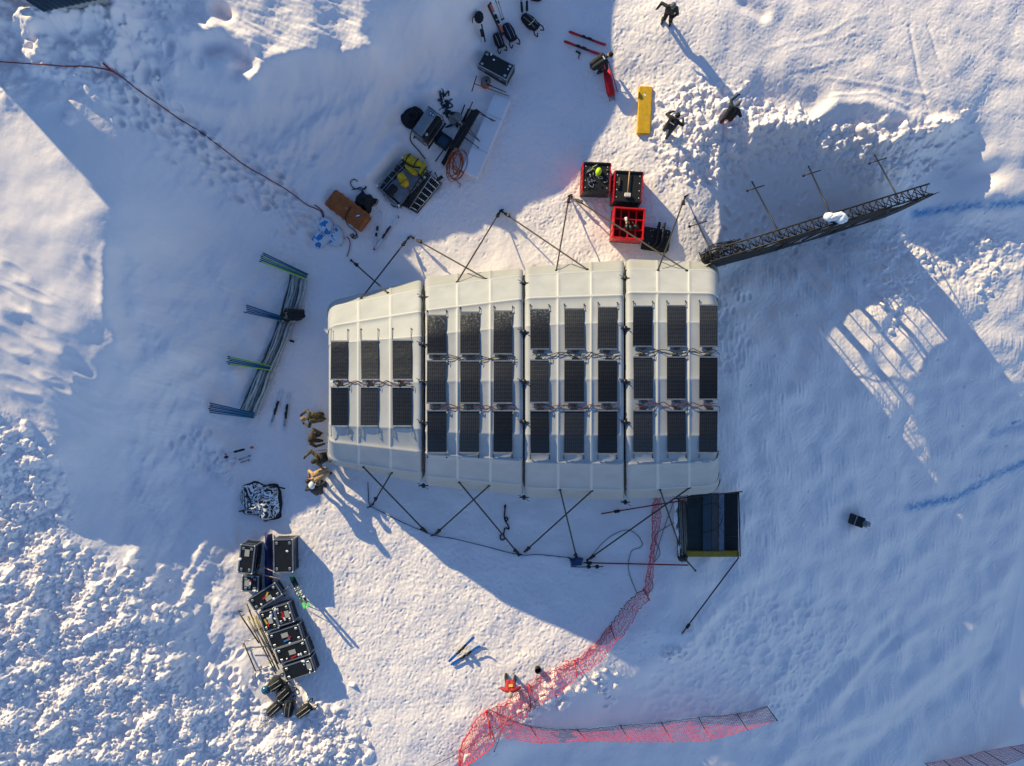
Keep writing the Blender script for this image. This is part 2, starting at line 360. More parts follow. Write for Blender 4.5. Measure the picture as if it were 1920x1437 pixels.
# small dents of boots, poles and ski edges on the trodden snow
for m, n in ((m_plaza, 2600), (m_top, 2000), (m_pad, 1200)):
    xs, ys = scatter(m, n)
    for x, y in zip(xs, ys): foot(x, y, R(rng.normal(70, 45)), rng.uniform(.06, .16), rng.uniform(.035, .06), rng.uniform(.006, .022))
xs, ys = scatter(m_er, 700)
for x, y in zip(xs, ys): foot(x, y, R(rng.normal(-30, 40)), rng.uniform(.06, .2), rng.uniform(.035, .06), rng.uniform(.005, .016))
for _ in range(12):
    p = GP(random.uniform(1400, 1900), random.uniform(500, 1000)); foot(p.x, p.y, 0, .08, .07, .04)
# shaped drifts: crest edges and creases given as lines in the photograph
def crease(poly, h, w): 
    D = line_dist(poly); return h * np.exp(-(D / w) ** 2)
ADD += crease([(1900,1060),(1800,1210),(1690,1300),(1560,1370),(1450,1437)], .16, .7) - crease([(1920,1140),(1830,1260),(1700,1360),(1600,1437)], .22, .8)
ADD += crease([(1560,1310),(1640,1240),(1760,1160)], .12, .4) - crease([(1530,1300),(1600,1240),(1680,1160)], .16, .45) - crease([(1600,1280),(1680,1200)], .14, .3)
ADD += crease([(1343,262),(1346,340),(1350,430),(1338,478)], .10, .16)
ADD += crease([(1290,1195),(1340,1150),(1400,1080)], .10, .5)
ADD += crease([(1410,240),(1520,232),(1570,195),(1620,195),(1700,225),(1770,238)], .22, .35) + crease([(1640,270),(1720,255),(1790,235)], .30, .35)
ADD -= crease([(1420,185),(1480,180),(1520,195)], .30, .7)
ADD -= crease([(1705,50),(1722,140),(1738,190)], .05, .09) + crease([(1740,50),(1760,110),(1775,140)], .04, .08) - crease([(1440,92),(1480,78),(1515,74),(1550,62),(1580,44),(1622,30)], .020, .09) - crease([(1475,100),(1510,88),(1560,80),(1600,62)], .014, .07) - crease([(1490,132),(1530,126),(1562,114),(1600,108)], .018, .08) - crease([(1550,145),(1640,160),(1740,178)], .03, .1) - crease([(1560,180),(1640,175),(1700,200)], .04, .08) + crease([(1800,70),(1880,110)], .05, .3) + crease([(1820,150),(1900,165)], .05, .3) + crease([(1400,5),(1430,25)], .3, .35)
ADD += crease([(520,415),(560,455),(600,470)], .06, .4)
# sunken pit around the cart and the black coil, blocks of cut snow beside it
def pit(poly, dep, bl=.15):
    return -dep * mask(poly, bl)
ADD -= crease([(385,88),(420,78),(452,100)], .55, .35) + crease([(405,14),(420,24)], .45, .3) + crease([(440,130),(470,120)], .3, .3)
ADD += crease([(345,70),(400,60),(470,85)], .25, .4) + crease([(480,150),(500,115),(560,100),(640,108),(695,96)], .22, .3)
ADD += crease([(75,36),(130,29),(205,6)], .45, .5)
ADD += crease([(205,470),(200,520),(200,570),(225,640)], .18, .3) - crease([(222,480),(218,560),(245,640)], .15, .35)
ADD += crease([(240,20),(228,90),(250,160)], .3, .3) + crease([(330,185),(420,215),(560,195)], .22, .35) + crease([(600,245),(690,190),(760,125)], .28, .4) + crease([(390,265),(470,285),(540,280)], .12, .3) - crease([(300,200),(360,235)], .2, .5) + crease([(170,95),(210,70),(230,30)], .25, .3)
ADD += pit([(700,345),(756,285),(800,305),(742,388)], .35) + crease([(690,330),(745,270)], .22, .28) + crease([(745,200),(770,180),(840,170)], .2, .3)
ADD += crease([(560,340),(590,310),(600,370)], .12, .4)
# the bank beside the folded canvas
ADD += crease([(505,500),(500,560),(470,640),(430,730)], .18, .5)
ADD += crease([(445,890),(432,960),(440,1010)], .12, .25)
edge = np.minimum(np.minimum(FXX - FX0, FX1 - FXX), np.minimum(FYY - FY0, FY1 - FYY)); edge = np.clip(edge / 1.0, 0, 1)
Z = Z + edge * (ADD + np.maximum(BUMP, 0) + PIT * (BUMP < .05))
# flat floor under the tent
p0, p1 = W(640, 860), W(1335, 560); inside = np.clip(np.minimum.reduce([FXX - p0.x, p1.x - FXX, FYY - p0.y, p1.y - FYY]) / .5 + 1, 0, 1); Z = Z * (1 - inside) + np.minimum(Z, 0) * inside
DYE = np.zeros_like(Z)
def dye(poly, w, a, seed):
    global DYE
    D = np.maximum(0, line_dist(poly) + n_mid * .05 + n_streak * .03); DYE = np.maximum(DYE, a * np.exp(-(D / w) ** 2) * np.clip(.95 + .25 * n_mid, .3, 1))
dye([(1716,400),(1790,390),(1870,384),(1925,380)], .20, 1.0, 1); dye([(1703,953),(1790,935),(1870,890),(1925,866)], .23, 1.0, 2)
dye([(1860,815),(1925,795)], .2, .5, 3); dye([(1898,793),(1912,791)], .08, .9, 3); dye([(905,265),(960,200),(1010,150)], .6, .10, 4); dye([(1350,560),(1362,650)], .3, .05, 5)
XX, YY = np.meshgrid(gx, gy); ZZ = _rbf(XX, YY)
far = np.clip((np.maximum(np.abs(XX) - 40, np.abs(YY) - 36)) / 60, 0, 1)
ZZ[NO:NO + len(fy), NO:NO + len(fx)] = Z
DD = np.zeros_like(ZZ); DD[NO:NO + len(fy), NO:NO + len(fx)] = DYE
n0, n1 = ZZ.shape
me = bpy.data.meshes.new('snow_ground'); nv = n0 * n1; nf = (n0 - 1) * (n1 - 1)
co = np.stack([XX, YY, ZZ], -1).reshape(-1).astype(np.float32)
me.vertices.add(nv); me.vertices.foreach_set('co', co)
I = np.arange(n0 * n1).reshape(n0, n1)
Q = np.stack([I[:-1, :-1], I[:-1, 1:], I[1:, 1:], I[1:, :-1]], -1).reshape(-1).astype(np.int32)
me.loops.add(nf * 4); me.loops.foreach_set('vertex_index', Q)
me.polygons.add(nf); me.polygons.foreach_set('loop_start', np.arange(0, nf * 4, 4, dtype=np.int32))
me.update(calc_edges=True); me.polygons.foreach_set('use_smooth', np.ones(nf, bool))
at = me.attributes.new('dye', 'FLOAT', 'POINT'); at.data.foreach_set('value', DD.reshape(-1).astype(np.float32))
snow = bpy.data.materials.new('snow'); snow.use_nodes = True
nt = snow.node_tree; b = nt.nodes['Principled BSDF']
b.inputs['Roughness'].default_value = .55; b.inputs['Specular IOR Level'].default_value = .25
a_ = nt.nodes.new('ShaderNodeAttribute'); a_.attribute_name = 'dye'
tc = nt.nodes.new('ShaderNodeTexCoord')
nz = nt.nodes.new('ShaderNodeTexNoise'); nz.inputs['Scale'].default_value = .55; nz.inputs['Detail'].default_value = 6
nt.links.new(tc.outputs['Object'], nz.inputs['Vector'])
rp = nt.nodes.new('ShaderNodeValToRGB'); rp.color_ramp.elements[0].position = .3; rp.color_ramp.elements[1].position = .7
rp.color_ramp.elements[0].color = (.88, .80, .80, 1); rp.color_ramp.elements[1].color = (.93, .845, .835, 1)
nt.links.new(nz.outputs['Fac'], rp.inputs['Fac'])
mx = nt.nodes.new('ShaderNodeMix'); mx.data_type = 'RGBA'
nd = nt.nodes.new('ShaderNodeTexNoise'); nd.inputs['Scale'].default_value = 9; nd.inputs['Detail'].default_value = 8; nd.inputs['Roughness'].default_value = .7
nt.links.new(tc.outputs['Object'], nd.inputs['Vector']); dr = nt.nodes.new('ShaderNodeMapRange'); dr.inputs[1].default_value = .36; dr.inputs[2].default_value = .58; dr.inputs[3].default_value = .5
dm = nt.nodes.new('ShaderNodeMath'); dm.operation = 'MULTIPLY'; nt.links.new(nd.outputs['Fac'], dr.inputs[0]); nt.links.new(dr.outputs[0], dm.inputs[0]); nt.links.new(a_.outputs['Fac'], dm.inputs[1])
nt.links.new(dm.outputs[0], mx.inputs[0]); nt.links.new(rp.outputs['Color'], mx.inputs[6]); mx.inputs[7].default_value = (.0, .25, .55, 1)
nt.links.new(mx.outputs[2], b.inputs['Base Color'])
n2 = nt.nodes.new('ShaderNodeTexNoise'); n2.inputs['Scale'].default_value = 14; n2.inputs['Detail'].default_value = 5; n2.inputs['Roughness'].default_value = .65
nt.links.new(tc.outputs['Object'], n2.inputs['Vector'])
bp = nt.nodes.new('ShaderNodeBump'); bp.inputs['Strength'].default_value = .3; bp.inputs['Distance'].default_value = .02
nt.links.new(n2.outputs['Fac'], bp.inputs['Height']); nt.links.new(bp.outputs['Normal'], b.inputs['Normal'])
me.materials.append(snow)
go = bpy.data.objects.new('snow_ground', me); COL.objects.link(go); tag(go, 'trampled white snow covering the whole site', 'snow', kind='structure')
# ------------------------------------------------------------------ materials used all over
ALU = mat('aluminium', (.42, .42, .41), .4, .8, var=.2); BLK = mat('black_laminate', (.012, .013, .015), .45, var=.3); BLKF = mat('black_fabric', (.012, .013, .016), .8, var=.4, scale=18, bump=.4)
STEEL = mat('dark_steel', (.035, .036, .04), .45, .6); WEB = mat('dark_webbing', (.05, .042, .035), .8); RUB = mat('black_rubber', (.012, .012, .013), .6)
RED = mat('red_paint', (.55, .012, .02), .5, var=.15); YEL = mat('yellow_paint', (.70, .40, .02), .55, var=.15); SNOWM = mat('loose_snow', (.88, .89, .92), .6, bump=.5, scale=20)
WOOD = mat('pale_wood', (.55, .34, .16), .6, var=.2, scale=12); GREY = mat('grey_plastic', (.25, .26, .27), .5); WHT = mat('white_plastic', (.78, .78, .76), .45)
# ------------------------------------------------------------------ tent
FAB = mat('tent_fabric', (.415, .418, .425), .62, spec=.35, var=.08, scale=1.3, bump=.22)
SKIRT = mat('tent_side_fabric', (.40, .395, .38), .7, spec=.25, var=.04, scale=2.0)
RIBM = mat('tent_seam_tape', (.55, .54, .52), .6, spec=.3)
ZP = [2.0, 3.4, 5.02, 5.50, 5.75, 5.50, 5.02, 3.4, 2.0]
MOD = [  # xl, xr, left ys, right ys, left height factor, right height factor
 (612, 792, [566,578,613,645,717,798,828,860,869], [524,543,584,630,717,805,848,887,906], .72, .97),
 (796, 981, [520,541,583,628,716,810,851,891,910], [503,517,561,612,714,815,864,909,929], .97, 1.0),
 (984, 1171, [501,517,560,611,713,815,867,913,932], [488,508,554,604,711,817,870,918,938], 1.0, 1.0),
 (1174, 1351, [486,506,549,604,711,817,871,918,938], [493,508,551,605,711,817,866,909,924], 1.0, .97),
]
def roof_pt(m, px, py):                      # world point of the roof skin seen at a photograph pixel
    xl, xr, yl, yr, hl, hr = MOD[m]; t = (px - xl) / (xr - xl)
    ys = [a + (b - a) * t for a, b in zip(yl, yr)]; h = hl + (hr - hl) * t
    for i in range(8):
        if py <= ys[i + 1] or i == 7:
            u = (py - ys[i]) / (ys[i + 1] - ys[i]); z = (ZP[i] + (ZP[i + 1] - ZP[i]) * u) * h; break
    return W(px, py, z)
tent = thing('event_tent', 'long off-white arched event tent of four sections carrying rows of solar panels', 'tent', (0, 0, 0))
RAD = .20
for mi_, (xl, xr, yl, yr, hl, hr) in enumerate(MOD):
    Lm = (xr - xl) * sc(4.5)
    ds = [0, .01, .03, .06, .10, .15, .21, .28, .36, .45, .56]
    ts = [d / Lm for d in ds]
    for q in (1 / 3, 2 / 3): ts += [q + e / Lm for e in (-.16, -.08, -.05, -.025, 0, .025, .05, .08, .16)]
    ts += [.5] + [1 - d / Lm for d in ds]
    ts = sorted(ts)
    rows = []
    for t in ts:
        px = xl + (xr - xl) * t; ys = [a + (b - a) * t for a, b in zip(yl, yr)]; h = hl + (hr - hl) * t
        V = [W(px, ys[i], ZP[i] * h) for i in range(9)]
        RAD = .55 if (mi_ == 3 and t > .5) else .45 if (mi_ == 0 and t < .5) else .20; d = min(t, 1 - t) * Lm; ins = RAD - math.sqrt(max(0, RAD * RAD - max(0, RAD - d) ** 2)) if d < RAD else 0
        rib = max(.035 * math.exp(-((t - q) * Lm / .05) ** 2) for q in (1 / 3, 2 / 3))
        sagc = -.035 * math.sin(math.pi * ((t * 3) % 1.0)) ** 2
        row = []
        for i in range(8):
            a, b = V[i], V[i + 1]; L = (b - a).length
            n = Vector((0, -(b.z - a.z), (b.y - a.y))); n = n if n.z > 0 or abs(n.z) < 1e-6 else -n; n.normalize()
            if i == 0: n = Vector((0, abs(n.y), abs(n.z)))
            if i == 7: n = Vector((0, -abs(n.y), abs(n.z)))
            us = sorted(set([0, .03 / L, .07 / L, .12 / L, .25, .5, .75, 1 - .12 / L, 1 - .07 / L, 1 - .03 / L])) 
            for u in us:
                pipe = 0
                amp = (.0, .05, .055, .012, .012, .012, .055, .05, .0)
                pipe = amp[i] * math.exp(-(u * L / .08) ** 2) + amp[i + 1] * math.exp(-((1 - u) * L / .08) ** 2)
                p = a + (b - a) * u + n * (max(rib, pipe) + sagc * math.sin(math.pi * u) - ins)
                row.append((p, i))
        row.append((V[8] + Vector((0, ins, 0)), 7))
        rows.append(row)
    sec = MB(); north = MB(); south = MB()
    k = len(rows[0])
    idx0 = max(j for j in range(k) if rows[0][j][1] == 0) + 1; idx7 = min(j for j in range(k) if rows[0][j][1] == 7)
    sec.grid([[r_[j][0] for j in range(idx0, idx7 + 1)] for r_ in rows])
    nc = idx7 - idx0
    for f in range(len(sec.m)):
        ti, j = divmod(f, nc); tm = (ts[ti] + ts[ti + 1]) / 2; a = rows[0][idx0 + j]
        if min(abs(tm - q) for q in (1 / 3, 2 / 3)) * Lm < .055: sec.m[f] = 1
        if a[1] in (1, 2, 6) and (rows[0][idx0 + j + 1][1] != a[1]) or (rows[0][idx0 + j - 1][1] != a[1] and a[1] in (1, 2, 6, 7)): sec.m[f] = 1
    def wall(pts_out, sgn):
        out = []
        for r_ in pts_out:
            e = r_[0] if sgn > 0 else r_[-1]
            dn = [Vector((e.x, e.y - sgn * .06, 1.2)), Vector((e.x, e.y - sgn * .12, -.25))]
            out.append((dn[::-1] + r_) if sgn > 0 else (r_ + dn))
        return out
    north.grid(wall([[r_[j][0] for j in range(0, idx0 + 1)] for r_ in rows], 1)); south.grid(wall([[r_[j][0] for j in range(idx7, k)] for r_ in rows], -1))
    so = sec.build('roof_section', [FAB, RIBM], tent)
    north.build('side_wall', SKIRT, so); south.build('side_wall', SKIRT, so)
    for e, r_ in ((0, rows[0]), (1, rows[-1])):
        ew = MB(); n = len(r_); pts = [q[0] for q in r_]
        low = [Vector((p.x + (.03 if e == 0 else -.03), p.y * .985, -.25)) for p in pts]
        ew.grid([low, pts], flip=(e == 0)); ew.build('end_wall', SKIRT, so)
# cable bundles in the joints between the sections
for a, b in ((0, 1), (1, 2), (2, 3)):
    m = MB(); xa, xb = MOD[a][1], MOD[b][0]; xm = (xa + xb) / 2; ya, yb = MOD[a][3], MOD[b][2]
    for q in range(2):
        pts = []
        for i in range(1, 8):
            for u in ((0, .33, .66) if i < 7 else (0,)):
                y = ((ya[i] + yb[i]) + ((ya[min(i + 1, 8)] + yb[min(i + 1, 8)]) - (ya[i] + yb[i])) * u) / 2; z = ZP[i] + (ZP[min(i + 1, 8)] - ZP[i]) * u
                pts.append(W(xm + 1.5 * math.sin(y * .09 + q * 2), y, z * .98 - .16))
        m.tube(smooth_line(pts, 3), .028, 5)
    m.build('joint_cable', RUB, tent)
    for y in (ya[1] + 14, ya[2] + 62, 716, 792, ya[7] + 24):
        m = MB(); z = min(roof_pt(a, xa - 10, y).z, roof_pt(b, xb + 10, y).z); c = W(xm, y, z - .05)
        m.strap(roof_pt(a, xa - 7, y) + Vector((0, 0, .0)), roof_pt(b, xb + 7, y), .05, .03); m.ball(c, .09, 0, 8, (1, 1.3, .7)); m.tube([c + Vector((-.25, .12, .1)), c, c + Vector((.22, -.15, .1))], .012, 4)
        m.build('lacing_clip', STEEL, tent)
# ------------------------------------------------------------------ solar panels
def solar_mat(flecked=False):  # flag gives more pale grey flecks, denser towards the upper edge
    m = bpy.data.materials.new('solar_cells'); m.use_nodes = True; nt = m.node_tree; b = nt.nodes['Principled BSDF']
    uv = nt.nodes.new('ShaderNodeUVMap'); br = nt.nodes.new('ShaderNodeTexBrick')
    br.offset = 0; br.inputs['Color1'].default_value = (.009, .010, .014, 1); br.inputs['Color2'].default_value = (.012, .013, .017, 1); br.inputs['Mortar'].default_value = (.028, .029, .031, 1)
    br.inputs['Scale'].default_value = 1; br.inputs['Mortar Size'].default_value = .010; br.inputs['Brick Width'].default_value = .075; br.inputs['Row Height'].default_value = .15
    nt.links.new(uv.outputs['UV'], br.inputs['Vector']); oi = nt.nodes.new('ShaderNodeObjectInfo'); mr = nt.nodes.new('ShaderNodeMapRange'); mr.inputs[3].default_value = .65; mr.inputs[4].default_value = 1.9
    nt.links.new(oi.outputs['Random'], mr.inputs[0]); hs = nt.nodes.new('ShaderNodeHueSaturation'); nt.links.new(mr.outputs[0], hs.inputs['Value']); nt.links.new(br.outputs['Color'], hs.inputs['Color'])
    m2 = nt.nodes.new('ShaderNodeMapRange'); m2.inputs[3].default_value = .30; m2.inputs[4].default_value = .52; nt.links.new(oi.outputs['Random'], m2.inputs[0]); nt.links.new(m2.outputs[0], b.inputs['Roughness'])
    tf = nt.nodes.new('ShaderNodeTexCoord'); nf_ = nt.nodes.new('ShaderNodeTexNoise'); nf_.inputs['Scale'].default_value = 11; nf_.inputs['Detail'].default_value = 6; nf_.inputs['Roughness'].default_value = .7
    sx = nt.nodes.new('ShaderNodeSeparateXYZ'); nt.links.new(tf.outputs['Object'], sx.inputs[0]); nt.links.new(tf.outputs['Object'], nf_.inputs['Vector'])
    ad = nt.nodes.new('ShaderNodeMath'); ad.operation = 'MULTIPLY_ADD'; ad.inputs[1].default_value = .22 if flecked else .03; nt.links.new(sx.outputs['Y'], ad.inputs[0]); nt.links.new(nf_.outputs['Fac'], ad.inputs[2])
    rf = nt.nodes.new('ShaderNodeMapRange'); rf.inputs[1].default_value = .62 if flecked else .69; rf.inputs[2].default_value = .78; rf.inputs[4].default_value = .38; nt.links.new(ad.outputs[0], rf.inputs[0])
    mf = nt.nodes.new('ShaderNodeMix'); mf.data_type = 'RGBA'; mf.inputs[7].default_value = (.42, .42, .43, 1); nt.links.new(rf.outputs[0], mf.inputs[0]); nt.links.new(hs.outputs['Color'], mf.inputs[6]); nt.links.new(mf.outputs[2], b.inputs['Base Color'])
    b.inputs['Specular IOR Level'].default_value = .35
    tc = nt.nodes.new('ShaderNodeTexCoord'); nz = nt.nodes.new('ShaderNodeTexNoise'); nz.inputs['Scale'].default_value = 7; nz.inputs['Detail'].default_value = 6
    bp = nt.nodes.new('ShaderNodeBump'); bp.inputs['Strength'].default_value = .25; bp.inputs['Distance'].default_value = .05
    nt.links.new(tc.outputs['Object'], nz.inputs['Vector']); nt.links.new(nz.outputs['Fac'], bp.inputs['Height']); nt.links.new(bp.outputs['Normal'], b.inputs['Normal'])
    MATS['solar'] = m; return m
SOL = solar_mat(); SOLF = solar_mat(True); CABLE = mat('cable_black', (.014, .014, .016), .6); CABLER = mat('cable_red', (.16, .02, .015), .6)
COLS = [[(621,652),(677,709),(736,771)], [(801,837),(863,899),(926,961)], [(994,1029),(1058,1095),(1121,1157)], [(1187,1223),(1250,1285),(1311,1345)]]
ROWS = [[(640,712),(726,799)], [(588,664),(677,756),(770,849)], [(579,655),(676,755),(770,851)], [(573,650),(670,749),(770,849)]]
ORD = ['left', 'middle', 'right']; SECN = ['westmost narrow', 'second', 'third', 'eastmost']
RN = {2: ['upper', 'lower'], 3: ['upper', 'centre', 'lower']}
SECL = ['the leftmost tent section', 'the second tent section from left', 'the third tent section from left', 'the rightmost tent section']
TOPS = [[637, 636, 635], [589, 583, 581], [578, 577, 574], [572, 571, 570]]
for m_ in range(4):
    for ci, (x0, x1) in enumerate(COLS[m_]):
        for ri, (y0, y1) in enumerate(ROWS[m_]):
            if ri == 0: y0 = TOPS[m_][ci] + 3
            nr = len(ROWS[m_]); j = random.uniform(-1, 1); k = random.uniform(-1, 1)
            c = roof_pt(m_, (x0 + x1) / 2, (y0 + y1) / 2)
            t = thing('solar_panel', f'black solar panel, {ORD[ci]} column and {RN[nr][ri]} row on {SECL[m_]}', 'solar panel', c, 0, 'solar panels strapped on the tent roof')
            sk = random.uniform(-1.2, 1.2)
            def pp(x, y, dz=.045):
                q = roof_pt(m_, x + sk * (y - y0) / (y1 - y0), y); q.z += dz; return q - c
            P = []
            for a in range(9):
                y = y0 + (y1 - y0) * a / 8
                P.append([pp(x0 + (x1 - x0) * b / 4, y, .045 + .02 * math.sin(b / 4 * math.pi) * (.6 + .4 * math.sin(a * 1.7 + ci + ri * 2))) for b in range(5)])
            m = MB(); m.grid(P, 0, True, True); o = m.build('cell_sheet', SOLF if ri == 0 and (m_ == 1 or (m_ == 2 and ci == 0)) else SOL, t)
            uvl = o.data.uv_layers.new(name='UVMap')
            for li, lp in enumerate(o.data.loops):
                v = o.data.vertices[lp.vertex_index].co; uvl.data[li].uv = (v.x + 5, v.y + 5)
            for e, yy in ((0, y0), (1, y1)):
                m = MB(); m.strap(pp(x0 - .5, yy, .06), pp(x1 + .5, yy, .06), .055, .035); m.build('batten', ALU, t)
                yo = yy + (-9 if e == 0 else 9)
                if (e == 0 and ri == 0) or (e == 1 and ri == nr - 1):
                    yo = yy + (-22 if m_ == 0 and e == 0 else -9 if e == 0 else 9 if m_ else 18)
                    for xx in (x0, x1):
                        m = MB(); m.tube([pp(xx, yy, .06), pp(xx + random.uniform(-1, 1), yo, .05)], .014, 4); m.ball(pp(xx, yo, .04), .035, 0, 6); m.build('hook_strap', STEEL if m_ else GREY, t)
                else:
                    m = MB(); m.box(pp((x0 + x1) / 2 + random.uniform(-2, 2), yy + (3 if e else -3), .05), (.26, .10, .05), 0, 0, .015); m.build('junction_box', RUB, t)
for m_, ys in ((0, (719,)), (1, (671, 763)), (2, (665, 763)), (3, (660, 760))):
    for yi, y in enumerate(ys):
        m = MB()
        xa, xb = COLS[m_][0][0] + 4, COLS[m_][2][1] + (6 if m_ < 3 else 0)
        for q in range(2):
            pts = [];  x = xa; i = 0
            while x <= xb:
                pts.append(roof_pt(m_, min(x, MOD[m_][1] - 2), y + 4 * math.sin(x * .11 + q * 2.1) + random.uniform(-2, 2)) + Vector((0, 0, .05))); x += 9
            m.tube(smooth_line(pts, 3), .014, 4, q)
        for (x0, x1) in COLS[m_]:
            cx = (x0 + x1) / 2; m.tube(smooth_line([roof_pt(m_, cx + 6 * math.cos(a * .63), y + 4.5 * math.sin(a * .63)) + Vector((0, 0, .05)) for a in range(9)], 2), .012, 4, 0)
            m.tube(smooth_line([roof_pt(m_, x1 + d, y + e) + Vector((0, 0, .06)) for d, e in ((-4, 3), (1, 2), (4, 6), (3, 13))], 3), .012, 4, 0)
        o = m.build('roof_cable', [CABLE, CABLER if yi == len(ys) - 1 else CABLE])
        tag(o, ('thin cable looping along the single gap between panels on ' if m_ == 0 else 'black cable looping in the upper gap between panels on ' if yi == 0 else 'red and black cables in the lower gap between panels on ') + SECL[m_].replace('tent ', ''), 'cable', 'cables between the solar panels')
# ------------------------------------------------------------------ banner wall on a truss
CLOTH = mat('black_banner_cloth', (.014, .015, .017), .85, var=.3, scale=4, bump=.2, alpha=.84); TRUSS = mat('truss_metal', (.024, .024, .023), .55, .3, var=.5, scale=9)
def on_line(a, b, t): return a + (b - a) * t
bw = thing('banner_wall', 'long black banner wall on a lattice truss running up from the right end of the tent', 'banner wall')
A0 = W(1336, 491, 2.9); A1 = W(1745, 366, 2.9); BL = (A1 - A0).length; bd = (A1 - A0).normalized(); bn = Vector((-bd.y, bd.x, 0))   # bn points away from the tent camera side (uphill)
def bwp(s, back, z): p = A0 + bd * s + bn * back; p.z = z; return p
ZT = 2.9
for back, zz, name in ((.02, ZT, 'top_rail'), (.46, ZT - .02, 'top_rail'), (.02, 1.15, 'lower_rail')):
    m = MB(); m.tube([bwp(-.1, back, zz), bwp(BL + .1, back, zz)], .038, 6); m.build(name, TRUSS, bw)
n = 34
for i in range(n):
    s0 = BL * i / n; s1 = BL * (i + 1) / n
    m = MB(); m.tube([bwp(s0, .02, ZT), bwp(s0, .46, ZT - .02)], .022, 5)
    m.tube([bwp(s0, .02 if i % 2 else .46, ZT), bwp(s1, .46 if i % 2 else .02, ZT)], .020, 5)
    m.tube([bwp(s0, .46, ZT - .02), bwp(s0 + .1, .34, ZT - .32), bwp(s1, .05, ZT - .02)], .018, 5); m.build('lattice_bar', TRUSS, bw)
gap0, gap1 = BL * .34, BL * .88
posts = [0, .12, .24, .28, .36, .44, .455, .53, .61, .465, .70, .78, .86, 1.0]
for f in posts:
    s = BL * f; g = bwp(s, .06, 0); zg = hz(g.x, g.y)
    m = MB(); m.tube([bwp(s, .06, zg - .3), bwp(s, .06, ZT)], .035 if f not in (.455, .465) else .05, 6); m.build('post', TRUSS, bw)
def cloth(s0, s1, zf_low, zf_high, nx):
    m = MB(); P = []
    for r_ in range(9):
        row = []
        for i in range(nx + 1):
            s = s0 + (s1 - s0) * i / nx; g = bwp(s, 0, 0); zg = hz(g.x, g.y); CF[0] = (s - gap0) / (gap1 - gap0); zl = zf_low(zg); zh = zf_high(zg)
            row.append(bwp(s, -.03 - .05 * math.sin(s * 2.1 + r_ * .4) * (r_ / 8), zl + (zh - zl) * r_ / 8))
        P.append(row)
    m.grid(P, flip=True); o = m.build('banner_cloth', CLOTH, bw)
    sol = o.modifiers.new('t', 'SOLIDIFY'); sol.thickness = .02; return o
CF = [0]
cloth(-.15, gap0, lambda g: g - .15, lambda g: ZT + .06, 20)
cloth(gap0, gap1, lambda g: g + 3.25 - 1.15 * CF[0], lambda g: ZT + .06, 24)
for f in (.43, .60, .72): cloth(BL * f, BL * f + .22, lambda g: g + .5, lambda g: g + 2.6, 2)  # strips added inside the gap to bar the sun patch on the slope
cloth(gap0, gap1, lambda g: g - .15, lambda g: g + 1.65 - .2 * CF[0], 24)
cloth(gap1, BL + .35, lambda g: g - .15, lambda g: ZT + .06, 8)
# tangle of cable and folded cloth at the near end
m = MB()
for i in range(12):
    q = [bwp(random.uniform(-.5, 1.6), random.uniform(.0, .7), ZT - random.uniform(-.05, .25)) for _ in range(5)]; m.tube(smooth_line(q, 5), .014, 4)
m.build('loose_cable', CABLE, bw)
m = MB(); m.grid([[bwp(-.35 + .5 * i / 5, .45 * j / 3 + .15 * (i == 0), ZT - .25 + random.uniform(-.06, .06)) for i in range(6)] for j in range(4)]); o = m.build('folded_cloth', CLOTH, bw)
o.modifiers.new('t', 'SOLIDIFY').thickness = .03
for (tx, ty, gx_, gy_) in ((1336,478,1303,408), (1463,441,1410,341), (1557,402,1516,312), (1684,371,1640,291)):
    a = W(tx, ty, ZT - .05); g = GP(gx_, gy_); v = (a - g).normalized()
    m = MB(); m.tube([g - v * .35, a], .032, 6); st = m.build('strut', STEEL, bw)
    c = g + v * (.55 + .25 * random.random()); sd_ = bd.copy(); sd_.z = 0
    m = MB(); m.tube([c - sd_ * .38, c + sd_ * .42], .026, 5); m.ball(c - sd_ * .38, .07, 0, 8); m.build('cross_bar', STEEL, st)
# lump of snow left on top of the truss
m = MB(); c = W(1566, 407, ZT)
m.ball(c + Vector((0, .0, .12)), .32, 0, 14, (1.1, .5, .5), math.atan2(bd.y, bd.x), .12, random); m.ball(c + Vector((.22, -.08, .12)), .26, 0, 12, (1, .9, .6), .4, .14, random); m.ball(c + Vector((-.28, -.02, .1)), .24, 0, 12, (1, .8, .6), .2, .14, random)
tag(m.build('snow_clump', SNOWM), 'clump of white snow lying on top of the black truss', 'snow clump')
# ------------------------------------------------------------------ lift station at the top left, its tall block unseen and sized to shade the hill
CORR = mat('corrugated_metal', (.10, .13, .15), .4, .5, var=.2, scale=1.5); CONC = mat('grey_render', (.35, .35, .34), .8, var=.1)
u_, v_ = Vector((.667, -.745, 0)), Vector((.745, .667, 0))
def uv2(u, v, z):              # u, v in photograph pixels on the pad plane
    p = u_ * (u / PPM) + v_ * (v / PPM); o = W(0, 0, 0); return Vector((o.x + p.x, o.y + p.y, z))
st = thing('station_building', 'station building with corrugated grey roof at the top left corner, unseen tall block added to cast shade', 'building')
def wall_holed(u, hv0, hv1, hz0, hz1, ztop):     # unseen wall across the sun direction, opening placed to let a sun patch through
    m = MB()
    for v0, v1, z0, z1 in ((-58, hv0, 4, ztop), (hv1, 246, 4, ztop), (hv0, hv1, 4, hz0), (hv0, hv1, hz1, ztop)):
        q = [uv2(u, v0, 0), uv2(u, v1, 0), uv2(u - 8, v1, 0), uv2(u - 8, v0, 0)]; m.prism([(p.x, p.y) for p in q], z0, z1)
    return m.build('wall', CONC, st)
wall_holed(60, 6, 108, 6.75, 7.4, 9.4); wall_holed(-60, -20, 130, 7.4, 9.0, 9.4)
m = MB(); fp = [uv2(66, -62, 0), uv2(66, 250, 0), uv2(-72, 250, 0), uv2(-72, -62, 0)]
